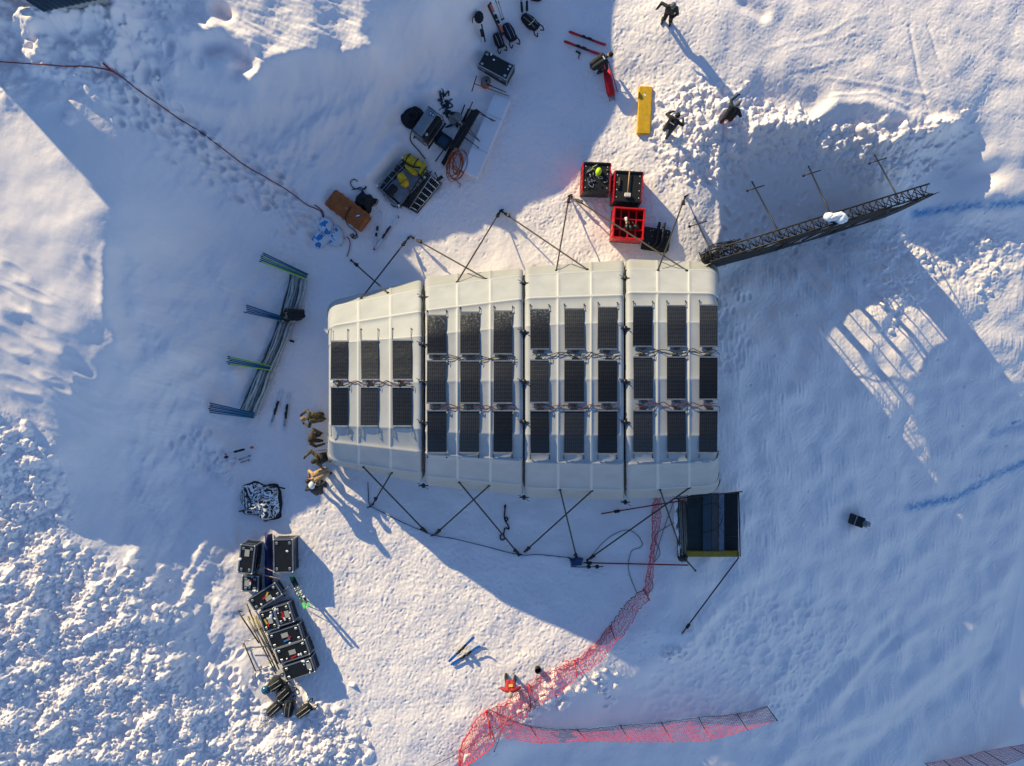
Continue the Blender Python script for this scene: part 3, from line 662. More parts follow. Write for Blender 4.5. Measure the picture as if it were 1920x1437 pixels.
m.prism([(p.x, p.y) for p in fp], 9.4, 9.55); m.build('roof', CORR, st)
# lower lean-to whose eaves corner shows in the photograph
zc = 5.85
c0 = W(81, 22, zc); e1 = W(42, -2, zc) - c0; e2 = W(192, -2, zc) - c0
e1.normalize(); e2.normalize()
def rp_(a, b, dz=0): p = c0 + e1 * a + e2 * b; p.z = zc + .10 * a * 0 + dz; return p
m = MB(); L1, L2 = 2.6, 2.5; N = 60; P = []
for r_ in range(2):
    P.append([rp_(L1 * r_, L2 * i / N, .05 * (1 if (i % 5) < 2 else 0) + .35 * r_) for i in range(N + 1)])
m.grid(P, smooth=False); o = m.build('roof', CORR, st); o.modifiers.new('t', 'SOLIDIFY').thickness = .05
m = MB(); m.prism([(p.x, p.y) for p in (rp_(.15, .15), rp_(.15, L2 - .1), rp_(L1, L2 - .1), rp_(L1, .15))], 4.2, zc - .05); m.build('wall', CONC, st)
# ------------------------------------------------------------------ helpers for things seen from above
def TP(px, py, h):                    # ground spot of a thing of height h whose top shows at this photograph pixel
    z = 0.0
    for _ in range(12):
        p = W(px, py, z + h); z += .7 * (hz(p.x, p.y) - z)
    p = W(px, py, z + h); p.z = hz(p.x, p.y); return p
def local(root):                       # world -> local of a thing
    M = Matrix.Translation(root.location) @ root.rotation_euler.to_matrix().to_4x4(); return M.inverted()
TAPE = [mat('tape_red', (.5, .02, .02), .5), mat('tape_yellow', (.65, .45, .05), .5), mat('tape_white', (.75, .75, .72), .5), mat('tape_blue', (.05, .2, .45), .5)]
PAPER = mat('grey_label', (.38, .37, .34), .6)
# ------------------------------------------------------------------ flight cases
def flight_case(px, py, L, Wd, dx, dy, h, label, group, tapes=(), paper=None, lid_recess=True, z0=None):
    p = TP(px, py, h); s = sc(p.z + h)
    t = thing('flight_case', label, 'flight case', p, pang(dx, dy), group)
    L *= s; Wd *= s
    m = MB(); m.box((0, 0, h / 2 - .05), (L - .02, Wd - .02, h + .06)); m.build('body', BLK, t)
    m = MB(); e = .05
    for zz in (h - e / 2, h * .68, -.05):
        for sy in (-1, 1): m.box((0, sy * (Wd / 2 - e / 2 + .005), zz), (L + .01, e, e))
        for sx in (-1, 1): m.box((sx * (L / 2 - e / 2 + .005), 0, zz), (e, Wd - 2 * e, e))
    for sx in (-1, 1):
        for sy in (-1, 1): m.box((sx * (L / 2 - .022), sy * (Wd / 2 - .022), h / 2 - .1), (.05, .05, h - .05))
    m.build('edge_frame', ALU, t)
    for sx in (-1, 1):
        for sy in (-1, 1):
            m = MB(); m.ball((sx * (L / 2 - .025), sy * (Wd / 2 - .025), h - .02), .045, 0, 8); m.build('corner_cap', ALU, t)
            m = MB(); m.box((sx * (L / 2 - .17), sy * (Wd / 2 - .15), h + .006), (.12, .10, .024), 0, 0, .01); m.build('lid_plate', ALU, t)
    for sx in (-1, 1):
        m = MB(); m.box((sx * L * .28, -Wd / 2 - .012, h * .68), (.13, .03, .14), 0, 0, .01); m.build('latch', ALU, t)
    if paper:
        m = MB(); m.box((paper[0] * L, paper[1] * Wd, h + .004), (.30, .20, .01), paper[2] if len(paper) > 2 else 0); m.build('paper_label', PAPER, t)
    for (a, b, ang, l_, c) in tapes:
        m = MB(); m.box((a * L, b * Wd, h + .009 + .002 * c), (l_, .07, .008), ang); m.build('tape_strip', TAPE[c], t)
    for k in range(random.choice((1, 2, 3))):
        m = MB(); m.ball((random.uniform(-.4, .4) * L, random.choice((-.42, .42, .2, -.3)) * Wd, h + .0), random.uniform(.03, .07), 0, 8, (random.uniform(.8, 1.8), 1, .3), random.uniform(0, 3), .2, random); m.build('snow_dusting', SNOWM, t)
    return t
fa = 'flight cases stacked at the lower left'
flight_case(462, 1049, 54, 28, -6, 52, .95, 'tall narrow black flight case with a grey plate, leftmost of the lower left cases', fa, (), (-.22, .0))
flight_case(531, 1043, 63, 37, 1, 62, .85, 'wide plain black flight case beside the dark blue roll, sledgehammers on it', fa)
flight_case(469, 1095, 31, 30, 31, 1, .5, 'small square black flight case with red, white and blue tape', fa, ((.02, .16, 1.5, .16, 0), (0, 0, 1.5, .16, 2), (-.02, -.18, 1.5, .16, 3)), (-.2, .05, 1.5))
flight_case(497, 1120, 61, 27, 51, -32, .62, 'black flight case turned aslant with red and yellow tape, nearest the green skis', fa, ((-.03, .0, .2, .2, 0), (.10, .1, .6, .2, 1)), (.08, -.18))
flight_case(504, 1164, 39, 29, 11, 36, .72, 'narrow upright black flight case with grey paper, red and yellow tape, left of its twin', fa, ((.15, -.1, 0, .22, 0), (0, -.2, .2, .25, 1), (-.12, .05, 1.5, .2, 2)), (0, .1))
flight_case(532, 1153, 38, 30, 11, 36, .74, 'narrow upright black flight case with bright red tape, right of its twin', fa, ((-.05, -.05, .3, .25, 0), (.12, -.1, .4, .2, 0), (.2, -.02, .1, .15, 2)), (.02, .2))
flight_case(535, 1195, 62, 31, 59, -19, .70, 'black flight case with beige label, blue and red tape, third from the stack end', fa, ((.02, -.2, .1, .3, 3), (.10, -.12, .5, .2, 0)), (0, .12))
flight_case(548, 1223, 61, 30, 55, -18, .72, 'black flight case with beige label over red tape, second from the stack end', fa, ((.0, -.3, .2, .28, 0),), (.0, .0))
flight_case(560, 1256, 57, 29, 55, -18, .74, 'black flight case with pale label at one corner, last one by the rucksacks', fa, (), (.36, .05, 1.57))
flight_case(930, 122, 63, 33, 55, 29, .60, 'large black flight case lying alone in the shade beside the rucksacks', None, ((.38, .1, .5, .06, 2),), None)
# dark blue roll of tarpaulin beside the cases
NAVY = mat('navy_tarpaulin', (.012, .025, .13), .6, var=.5, scale=9, bump=.5)
m = MB(); P = []
for i in range(15):
    y = 1000 + 98 * i / 14; row = []
    for j in range(7):
        x = 497 + 15 * j / 6 + random.uniform(-1, 1) * .8; g = GP(x, y); row.append(g + Vector((0, 0, .04 + .34 * math.sin(math.pi * j / 6) * (.8 + .3 * random.random()))))
    P.append(row)
m.grid(P, flip=True); o = m.build('rolled_tarpaulin', NAVY); o.modifiers.new('t', 'SOLIDIFY').thickness = .02
tag(o, 'dark blue rolled tarpaulin lying beside the wide black flight case', 'tarpaulin')
# ------------------------------------------------------------------ long handled tools
def tool(name, label, cat, head_px, end_px, z_head, z_end, head='hammer', hm=None, wood=WOOD, group=None, r=.02):
    a = GP(*head_px, z_head); b = GP(*end_px, z_end); t = thing(name, label, cat, a, 0, group); d = b - a
    m = MB(); m.tube([(0, 0, 0), d], r, 6); m.build('handle', wood, t)
    u = d.normalized(); s = Vector((-u.y, u.x, 0)).normalized(); m = MB()
    if head == 'hammer': m.tube([-s * .30, -s * .1, s * .1, s * .30], [.075, .06, .06, .075], 8)
    if head == 'rake':
        m.tube([-s * .36, s * .36], .025, 6)
        for i in range(9): q = s * (-.34 + .085 * i); m.tube([q, q - u * .04 - Vector((0, 0, .09))], .010, 4)
    if head == 'scraper': m.grid([[s * (-.36 + .18 * i) - u * .16 * j + Vector((0, 0, -.05 * j)) for i in range(5)] for j in range(2)], smooth=False)
    if head == 'shovel':
        P = []
        for i in range(6):
            w = (.12, .15, .165, .165, .14, .03)[i]; P.append([-u * (.42 * i / 5) + s * (w * (j - 2) / 2) + Vector((0, 0, .035 * abs(j - 2) - .01 * i)) for j in range(5)])
        m.grid(P)
    if head == 'bar': m.tube([(0, 0, 0), -u * .25], .03, 6)
    o = m.build('head', hm or STEEL, t)
    if head in ('shovel', 'scraper'): o.modifiers.new('t', 'SOLIDIFY').thickness = .012
    return t
tool('sledgehammer', 'upper sledgehammer with pale handle resting over the wide flight case', 'hammer', (491, 1054), (539, 1068), .55, .93, group='sledgehammers by the cases')
tool('sledgehammer', 'lower sledgehammer with pale handle lying past the edge of the wide flight case', 'hammer', (486, 1070), (538, 1078), .45, .8, group='sledgehammers by the cases')
RUST = mat('dark_red_paint', (.13, .03, .025), .6); DARKW = mat('weathered_wood', (.10, .07, .045), .7); ORW = mat('orange_handle', (.32, .10, .04), .6)
tool('rake', 'rake with dark red head and orange handle at the far end of the foam slab', 'rake', (890, 163), (955, 187), .35, .4, 'rake', RUST, ORW)
tool('rake', 'rake with dark red head lying across the middle of the foam slab', 'rake', (881, 211), (930, 234), .4, .45, 'rake', RUST, mat('brown_handle', (.15, .06, .04), .6))
SHV = mat('shovel_grey', (.20, .20, .19), .5, .3)
tool('shovel', 'left grey shovel of the two, its handle across the foam slab', 'shovel', (857, 236), (901, 272), .4, .45, 'shovel', SHV, DARKW, 'shovels on the foam slab')
tool('shovel', 'right grey shovel of the two, its blade upright near the black poles', 'shovel', (866, 233), (900, 271), .5, .48, 'shovel', SHV, DARKW, 'shovels on the foam slab')
tool('pole', 'dark bent pole lying across the foam slab near the orange coil', 'pole', (878, 268), (899, 284), .45, .45, 'bar', BLK, BLK)
tool('pole', 'dark pole lying across the foam slab next to the red rake handle', 'pole', (902, 218), (926, 235), .45, .45, 'bar', BLK, BLK)
tool('pole', 'dark pole at the upper end of the foam slab near the cable reel', 'pole', (923, 169), (949, 180), .42, .4, 'bar', BLK, BLK)
# white foam slab
FOAM = mat('white_foam', (.70, .72, .78), .8, var=.04, scale=1.2, bump=.2)
p = TP(911, 254, .34); t = thing('foam_slab', 'long white foam slab with tools and black poles lying across it', 'foam slab', p, pang(62, -147))
m = MB(); m.box((0, 0, .14), (3.75, .80, .40), 0, 0, .04); m.build('foam_block', FOAM, t)
m = MB(); m.box((.9, 0, .345), (.03, .802, .006)); m.box((-.7, 0, .345), (.03, .802, .006)); m.build('seam', mat('foam_seam', (.5, .52, .58), .8), t)
for i, (x0, y0, x1, y1, r) in enumerate(((897,216,858,283,.085),(893,214,853,280,.10),(888,214,846,284,.09),(880,225,838,300,.06),(871,236,832,312,.05),(866,240,829,309,.045),(848,262,817,305,.028),(872,200,862,225,.03),(880,208,867,233,.06))):
    a = GP(x0, y0, .42 if i < 3 else .2); b = GP(x1, y1, .40 if i < 3 else .15); m = MB(); m.tube([a, a + (b - a) * .5, b], r, 8)
    lab = ('thick black padded pole on the foam slab, ' + ('nearest its white edge', 'between two others', 'farthest from its white edge')[i]) if i < 3 else ('black pole below the foam slab, ' + ('thickest of the lower ones', 'just left of the thickest one', 'ending beside the orange coil', 'lying apart by the cart', 'short upright one by the cords', 'short one above the shovels')[i - 3])
    tag(m.build('black_pole', BLKF), lab, 'pole', 'black poles at the foam slab')
# coils
def coil(name, label, cat, px, py, a, b, ang, r, turns, mt, z=.06, jit=.06, base=None, height=.12):
    g = base if base else GP(px, py, z); pts = []
    n = turns * 14
    for i in range(n):
        th = 2 * math.pi * i / 14; k = 1 + jit * math.sin(th * .37 + i * .05) + random.uniform(-jit, jit) * .25
        x = a * k * math.cos(th); y = b * k * math.sin(th); ox = jit * a * math.sin(i * .11); oy = jit * b * math.cos(i * .083)
        pts.append(Vector((x * math.cos(ang) - y * math.sin(ang) + ox, x * math.sin(ang) + y * math.cos(ang) + oy, height * (i / n) + random.uniform(0, .02))))
    m = MB(); m.tube([p + g for p in smooth_line(pts, 2)], r, 5); o = m.build(name, mt); return tag(o, label, cat)
ORC = mat('orange_cable', (.38, .085, .03), .55)
coil('cable_coil', 'oval coil of orange cable lying at the lower end of the foam slab', 'cable coil', 856, 312, .58, .30, R(78), .017, 9, ORC, .22, .22)
m = MB()
for q in range(5):
    m.tube(smooth_line([GP(845 + random.uniform(-4, 8), 296 + random.uniform(-4, 8), .3), GP(852 + random.uniform(-6, 6), 318, .32), GP(868 + random.uniform(-4, 3), 328 + random.uniform(-4, 4), .3)], 5), .016, 4)
m.tube(smooth_line([GP(856, 336, .05), GP(858, 343, .04), GP(863, 346, .04), GP(861, 352, .04)], 5), .016, 4)
tag(m.build('loose_cable', ORC), 'loose orange cable strands crossing the orange coil', 'cable')
# big black coil in a snow hollow
t = thing('hose_coil', 'heap of black hose coiled in a snow hollow left of the generator', 'hose coil', GP(775, 223))
for k, (a, h) in enumerate(((.46, .05), (.38, .14), (.29, .2), (.2, .26), (.1, .24))):
    pts = []
    for i in range(60):
        th = i * .45; pts.append(Vector((a * (1 + .12 * math.sin(i * .31 + k)) * math.cos(th), a * .95 * (1 + .1 * math.cos(i * .23)) * math.sin(th), h + .12 * i / 60)))
    m = MB(); m.tube(smooth_line(pts, 2), .05, 5); m.build('hose_ring', BLKF, t)
# generator
p = TP(800, 231, 1.0); t = thing('generator', 'grey boxy generator on skids with open black side and blue control panel', 'generator', p, pang(30, -44))
GEN = mat('generator_grey', (.20, .23, .26), .45, .3, var=.08)
m = MB(); m.box((0, .10, .56), (1.22, .46, .95), 0, 0, .02); m.build('housing', GEN, t)
m = MB(); m.box((0, -.24, .50), (1.16, .24, .7), 0, 0, .02); m.build('engine_bay', BLK, t)
for k in range(3):
    m = MB(); m.ball((-.38 + .1 * k, -.22 + .04 * k, .80 - .08 * k), .10 + .01 * k, 0, 10); m.build('engine_part', ALU, t)
m = MB()
for yy in (-.42, .36): m.box((0, yy, .02), (1.35, .06, .10))
for sx in (-1, 1):
    m.tube([(sx * .62, -.40, 0), (sx * .62, -.40, .9), (sx * .62, .34, 1.06)], .022, 6)
m.tube([(-.62, -.40, .62), (.62, -.40, .62)], .022, 6); m.build('skid_frame', STEEL, t)
m = MB(); m.box((.43, .02, 1.04), (.17, .26, .02)); m.build('control_panel', mat('panel_blue', (.05, .11, .17), .4), t)
for k in range(2):
    m = MB(); m.box((.43, -.05 + .13 * k, 1.053), (.08, .06, .012)); m.build('meter', mat('meter_white', (.55, .6, .65), .4), t)
m = MB(); m.tube(smooth_line([GP(775, 247, .3), GP(770, 257, .1), GP(772, 268, .05), GP(785, 283, .06), GP(798, 300, .1)], 6), .025, 5)
tag(m.build('power_cable', CABLE), 'thick black cable running from the generator towards the cart', 'cable')
m = MB(); m.tube(smooth_line([GP(777, 257, .1), GP(788, 266, .05), GP(800, 275, .1), GP(803, 270, .2)], 6), .016, 5)
tag(m.build('power_cable', CABLE), 'thin black cable looping under the lower end of the generator', 'cable')
# black tray
p = TP(831, 263, .3); t = thing('tray', 'square black open tray with bluish inside beside the generator', 'tray', p, pang(30, -44))
m = MB()
for a in ((.26, 0, .06, .58), (-.26, 0, .06, .58)): m.box((a[0], a[1], .15), (a[2], a[3], .3))
for a in ((0, .26, .46, .06), (0, -.26, .46, .06)): m.box((a[0], a[1], .15), (a[2], a[3], .3))
m.build('rim', BLK, t)
m = MB(); m.box((0, 0, .12), (.46, .46, .04)); m.build('bottom', mat('tray_blue', (.05, .10, .17), .5), t)
# pile of cords half buried
NET = mat('dark_cord', (.015, .03, .06), .7)
m = MB()
for i in range(26):
    u = random.random(); cx = 826 + 26 * u + random.gauss(0, 5); cy = 178 + 56 * u + random.gauss(0, 5)
    m.tube(smooth_line([GP(cx + random.gauss(0, 5), cy + random.gauss(0, 5), random.uniform(-.03, .12)) for _ in range(4)], 4), random.uniform(.018, .04), 5)
tag(m.build('cord_pile', NET), 'tangle of dark cords half buried in snow above the shovels', 'cords')
# reel
p = TP(911, 152, .3); t = thing('cable_reel', 'round cable reel with orange cable below the lone flight case', 'cable reel', p)
m = MB(); m.cyl((0, 0, .26), .22, .03, 20); m.build('flange', mat('reel_grey', (.22, .19, .17), .6), t)
m = MB(); m.cyl((-.03, -.05, .02), .20, .2, 18); m.build('wound_cable', mat('orange_wire', (.55, .12, .04), .6), t)
m = MB(); m.cyl((.02, 0, .28), .05, .06, 10); m.build('hub', BLK, t)
# ------------------------------------------------------------------ cart
p = TP(752, 342, .55); ca = pang(48, -53); t = thing('cart', 'metal framed transport cart covered by a grey sheet, standing in a snow pit', 'cart', p, ca)
CL, CW = 1.68, 1.30
m = MB(); m.box((0, 0, .22), (CL, CW, .10)); m.build('bed', STEEL, t)
m = MB()
for sy in (-1, 1): m.tube([(-CL / 2, sy * CW / 2, .56), (CL / 2, sy * CW / 2, .56)], .024, 6)
for sx in (-1, 1): m.tube([(sx * CL / 2, -CW / 2, .56), (sx * CL / 2, CW / 2, .56)], .024, 6)
m.tube([(-CL / 2, CW / 2 - .26, .57), (CL / 2, CW / 2 - .26, .57)], .020, 6)
for k in range(1, 5): x = -CL / 2 + CL * k / 5; m.tube([(x, CW / 2, .57), (x, CW / 2 - (.26 if k % 2 else .6), .57)], .016, 6)
m.build('rail', mat('tube_blue_grey', (.30, .34, .38), .4, .6), t)
for sx in (-1, 1):
    for sy in (-1, 1):
        m = MB(); m.tube([(sx * CL / 2, sy * CW / 2, .2), (sx * CL / 2, sy * CW / 2, .62)], .028, 6); po = m.build('post', ALU, t)
        m = MB(); m.ball((sx * CL / 2, sy * CW / 2, .66), .055, 0, 10); m.build('cap', WHT, po)
m = MB(); P = []
for i in range(13):
    P.append([(-CL / 2 + .12 + (CL - .2) * i / 12, -CW / 2 + .03 + (CW - .36) * j / 8, .50 + .05 * math.sin(i * 1.1 + j * .6) * math.sin(j * .9 + .4) + random.uniform(-.015, .015) - .08 * (j == 0)) for j in range(9)])
m.grid(P); o = m.build('sheet', mat('grey_sheet', (.17, .20, .24), .4, var=.15, scale=3, spec=.6), t); o.modifiers.new('t', 'SOLIDIFY').thickness = .015
m = MB(); m.tube([(-CL / 2 - .02 + .42 * math.cos(a * .35) * .5, -.1 + .5 * math.sin(a * .35), .15) for a in range(6, 14)], .10, 8); m.build('tyre', RUB, t)
for k, x in enumerate((-.2, .35)):
    m = MB(); m.box((x + .0, CW / 2 - .13, .50), (.42 if k else .62, .20, .14), 0, 0, .03); m.build('dark_pad', BLK, t)
def bag_mesh(L, Wd, H, rng, n=14, squ=.75):
    m = MB(); P = []
    for i in range(n + 1):
        u = -1 + 2 * i / n; row = []
        e = (1 - abs(u) ** 3.2) ** .5 if abs(u) < 1 else 0.0
        for j in range(15):
            a = 2 * math.pi * j / 14; c, s_ = math.cos(a), math.sin(a); k = 1 + (.05 * math.sin(5 * u + 2 * a) + rng.uniform(-.03, .03)) * (0 if j in (0, 14) else 1)
            row.append((L / 2 * u, Wd / 2 * e * math.copysign(abs(c) ** squ, c) * k, H / 2 + H / 2 * e * math.copysign(abs(s_) ** squ, s_) * k))
        P.append(row)
    return m.grid(P)
YB = mat('yellow_bag_fabric', (.50, .35, .012), .6, var=.3, scale=8, bump=.5)
t = thing('duffel_bag', 'large yellow duffel bag with black straps slumped over the top end of the cart', 'bag', TP(773, 300, .95) + Vector((0, 0, .56)), pang(34, 20))
bag_mesh(.98, .42, .36, random).build('bag_body', YB, t); 
m = bag_mesh(.75, .30, .26, random); o = m.build('side_pocket', YB, t); o.location = (.12, -.34, .0); o.rotation_euler.z = -.25
m = bag_mesh(.6, .28, .26, random); o = m.build('side_pocket', YB, t); o.location = (.52, -.06, .02); o.rotation_euler.z = -1.2
for x in (-.25, .18):
    m = MB(); m.tube([(x, .22 * math.cos(a * .314), .2 + .20 * math.sin(a * .314)) for a in range(11)], .022, 5); m.build('strap', BLKF, t)
m = MB(); m.tube(smooth_line([(-.42, -.22, .3), (-.1, -.26, .30), (.25, -.22, .33), (.45, -.1, .3)], 5), .03, 5); m.build('strap', BLKF, t)
t = thing('dry_bag', 'small bright yellow dry bag standing in the middle of the cart', 'bag', TP(755, 336, .85) + Vector((0, 0, .5)), pang(15, 27))
bag_mesh(.74, .38, .34, random).build('bag_body', mat('bright_yellow_fabric', (.62, .36, .01), .6, var=.3, scale=9, bump=.4), t)
m = MB(); m.tube([(.1, .2 * math.cos(a * .314), .17 + .19 * math.sin(a * .314)) for a in range(11)], .014, 5); m.build('strap', mat('dark_strap', (.1, .05, .01), .7), t)
m = MB(); m.tube([(-.36, 0, .2), (-.75, .05, .1)], .02, 5); m.tube([(.36, 0, .2), (.66, .02, .1)], .02, 5); m.build('tie', RUST, t)
t = thing('black_bag', 'black box shaped bag on the lower end of the cart', 'bag', TP(733, 356, .8) + Vector((0, 0, .5)), pang(17, -20))
m = MB(); m.box((0, 0, .15), (.55, .34, .30), 0, 0, .06); m.build('bag_body', BLKF, t); m = MB(); m.tube([(-.2, .05, .3), (0, .05, .38), (.2, .05, .3)], .015, 5); m.build('handle', RUB, t)
# ladders leaning beside the cart
def ladder(label, a0, a1, b0, b1, n, mr, ms, r=.022):
    t = thing('ladder', label, 'ladder', (0, 0, 0), 0, 'ladders beside the cart')
    for q in ((a0, a1), (b0, b1)):
        m = MB(); m.tube(q, r * 1.3, 6); m.build('rail', ms, t)
    for i in range(n):
        f = (i + .5) / n; m = MB(); m.tube([a0 + (a1 - a0) * f, b0 + (b1 - b0) * f], r, 6); m.build('rung', mr, t)
ladder('pale aluminium ladder lying outermost beside the cart', GP(767, 394, .12), GP(813, 331, .42), GP(780, 400, .05), GP(829, 345, .25), 7, mat('bright_aluminium', (.8, .8, .78), .4, .3), ALU)
ladder('dark ladder lying between the cart and the pale ladder', GP(757, 387, .3), GP(803, 320, .62), GP(765, 391, .25), GP(812, 327, .55), 9, STEEL, STEEL)
m = MB()
for q in range(11): m.tube([GP(753 + 2.9 * q, 386 + 1.5 * q, .06), GP(801 + 2.8 * q, 323 + 2.2 * q, .12)], .028 + .012 * (q % 2), 5)
tag(m.build('tube_bundle', STEEL), 'bundle of dark tubes lying under the ladders beside the cart', 'tubes')
t = thing('clamp', 'black clamp lying at the upper end of the ladders', 'clamp', GP(826, 338, .3)); m = MB(); m.box((0, 0, 0), (.3, .14, .1), .6, 0, .02); m.build('body', RUB, t); m = MB(); m.tube([(-.1, 0, .03), (-.2, .2, .1)], .02, 5); m.ball((-.2, .2, .1), .04); m.build('lever', RUB, t)
# ------------------------------------------------------------------ orange case
OC = mat('orange_case', (.30, .082, .012), .5, var=.25, scale=5, bump=.15)
p = TP(650.5, 393, .55); t = thing('long_case', 'long orange plastic case with a strap and a small label', 'case', p, pang(66, 50))
LL, WW = 83 * sc(.6), 36 * sc(.6)
m = MB(); m.box((0, 0, .13), (LL - .04, WW - .03, .40), 0, 0, .05); m.build('body', OC, t)
m = MB(); m.box((0, 0, .44), (LL, WW, .22), 0, 0, .07); lid = m.build('lid', OC, t)
m = MB(); 
for x in (-.62, -.3, .05, .35, .68):
    m.box((x, WW / 2, .36), (.10, .05, .12)); m.box((x, -WW / 2, .36), (.10, .05, .12))
m.box((-.05, .02, .552), (.16, .09, .012)); m.build('catch', mat('orange_catch', (.42, .15, .05), .5), lid)
m = MB(); m.box((.55, .07, .553), (.20, .14, .008), .9); m.build('label', mat('label_blue', (.03, .05, .14), .5), t)
m = MB(); m.box((.55, .07, .560), (.15, .055, .006), .9); m.build('label_print', WHT, t)
m = MB(); Mi = local(t); m.tube([Mi @ q for q in smooth_line([GP(663, 394, .60) , GP(655, 408, .60), GP(653, 418, .60), GP(656, 426, .15), GP(665, 433, .05), GP(670, 440, .04)], 6)], .02, 5); m.build('strap', BLKF, t)
# black bag by the orange case
t = thing('black_bag', 'shapeless black bag between the orange case and the cart', 'bag', GP(684, 379), pang(30, 18))
m = MB(); P = []
for i in range(11):
    u = -1 + 2 * i / 10; P.append([(u * .42 + .04 * math.sin(j), (-1 + 2 * j / 10) * .38 + .05 * math.sin(i * 1.3), max(0, .42 * (1 - abs(u) ** 4) * (1 - abs(-1 + 2 * j / 10) ** 4) + random.uniform(-.04, .04)) - .03) for j in range(11)])
m.grid(P); m.build('bag_body', BLKF, t)
m = MB(); m.tube(smooth_line([(.3, .3, .2), (.5, .36, .12), (.52, .1, .1), (.4, .0, .2)], 5), .018, 5); m.build('strap', BLKF, t)
m = MB(); m.tube(smooth_line([GP(*q, .04) for q in ((671,341),(664,337),(658,342),(660,350),(668,355),(676,352),(684,356),(687,350),(680,357),(672,355),(660,356))], 5), .02, 5)
tag(m.build('cord', CABLE), 'black cord curled in the snow above the black bag', 'cord')
m = MB(); m.tube(smooth_line([GP(*q, .05) for q in ((668,440),(671,444),(666,448),(660,446),(658,441),(664,440),(661,446),(670,441))], 4), .02, 5)
tag(m.build('strap_end', RUB), 'small black buckled strap end below the orange case', 'strap')
# blue and white plastic sacks with print
PLW = mat('plastic_white', (.62, .68, .76), .35, bump=.3, scale=12); PLB = mat('plastic_blue', (.02, .22, .52), .35, bump=.3, scale=12)
SK = ((612, 424, .40, 'leftmost crumpled plastic sack with blue top in the snow'), (629, 443, .50, 'white plastic sack with dark print and blue corner, right of the other two'), (604, 449, .42, 'lowest crumpled plastic sack with bright blue patch'))
for i, (x, y, r, lab) in enumerate(SK):
    t = thing('plastic_sack', lab, 'sack', GP(x, y, -.05), random.uniform(0, 3), 'plastic sacks by the orange case')
    bag_mesh(r * 1.9, r * 1.5, .28, random).build('sack_body', PLW, t)
    for dx, dy, q in (((-.12, .1, .26), (.2, -.12, .16)) if i == 1 else ((.0, .05, .34), (-.25, -.1, .2))):
        m = MB(); P = []
        for a in range(5): P.append([(dx * r * 2 + q * (a - 2) / 2 * random.uniform(.7, 1.1), dy * r * 2 + q * .8 * (b - 2) / 2 * random.uniform(.7, 1.1), .285 - .05 * ((a - 2) ** 2 + (b - 2) ** 2) * .35 + random.uniform(-.01, .03)) for b in range(5)])
        m.grid(P); m.build('blue_print', PLB, t)
    if i:
        m = MB()
        for a in range(3):
            for b in range(3): m.box((.12 + .09 * a, -.02 + .09 * b, .283), (.05, .035, .012), .3)
        m.build('lettering', mat('print_dark', (.05, .1, .2), .5), t)
m = MB(); m.tube(smooth_line([GP(*q, .06) for q in ((650,445),(655,449),(657,458),(655,470),(651,482))], 5), .022, 5); m.tube(smooth_line([GP(*q, .05) for q in ((648,447),(641,452),(640,462))], 4), .012, 5)
tag(m.build('hose', mat('red_hose', (.30, .05, .05), .6)), 'short red hose bent in the snow below the orange case', 'hose')
# ------------------------------------------------------------------ skis and poles
def ski(a, b, wdt, top, root, tip=.14, bind=True, c_mid=None, mb=BLK, end=None, plate=None):   # a tail, b tip, world points
    d = b - a; L = d.length; u = d.normalized(); s = Vector((-u.y, u.x, 0)).normalized(); n = u.cross(s); n = n if n.z > 0 else -n
    m = MB(); P = []
    for i in range(17):
        f = i / 16; w = wdt * (1.05 - .28 * math.sin(math.pi * f)) * (.55 if i == 0 else .75 if i == 16 else 1)
        c = a + d * f + n * (tip * max(0, (f - .86) / .14) ** 2 + .03)
        P.append([c - s * w / 2, c + s * w / 2])
    m.grid(P, 0, False)
    for i in range(16):
        if c_mid and .30 < (i + .5) / 16 < .70: m.m[i] = 1
        if end and ((i + .5) / 16 > 1 - end[0] or (i + .5) / 16 < end[0] * .6): m.m[i] = 2
    o = m.build('ski', [top, c_mid or top, end[1] if end else top], root); so = o.modifiers.new('t', 'SOLIDIFY'); so.thickness = .025
    if bind:
        for f, l_ in ((.56, .20), (.40, .16)):
            c = a + d * f; m = MB(); Mx = Matrix((u, s, n)).transposed().to_4x4(); Mx.translation = c
            m.box((0, 0, .08), (l_, wdt * .95, .09), 0, 0, .02, Mx); m.box((-.02, 0, .14), (l_ * .5, wdt * .6, .06), 0, 0, .015, Mx); m.build('binding', mb, o)
    return o, (u, s, n)
def ski_pole(a, b, root, mt=None, basket=True):
    d = b - a; u = d.normalized(); m = MB(); m.tube([a, b], .011, 5); o = m.build('ski_pole', mt or STEEL, root)
    m = MB(); m.tube([a - u * .02, a + u * .14], [.022, .017], 6); m.build('grip', RUB, o)
    if basket:
        m = MB(); c = b - u * .08; m.tube([c, c + u * .015], [.05, .045], 10); m.build('basket', RUB, o)
    return o
def text_on(txt, c, xdir, up, size, mt, root, name='lettering'):
    cu = bpy.data.curves.new(name, 'FONT'); cu.body = txt; cu.size = size; cu.align_x = 'CENTER'; cu.align_y = 'CENTER'; cu.extrude = .001
    o = bpy.data.objects.new('tmp', cu); COL.objects.link(o); dg = bpy.context.evaluated_depsgraph_get()
    me_ = bpy.data.meshes.new_from_object(o.evaluated_get(dg)); bpy.data.objects.remove(o)
    n = up; y = n.cross(xdir).normalized(); Mx = Matrix((xdir, y, n)).transposed().to_4x4(); Mx.translation = c; me_.transform(Mx)
    me_.materials.clear(); me_.materials.append(mt); q = bpy.data.objects.new(name, me_); COL.objects.link(q); q.parent = root; return q
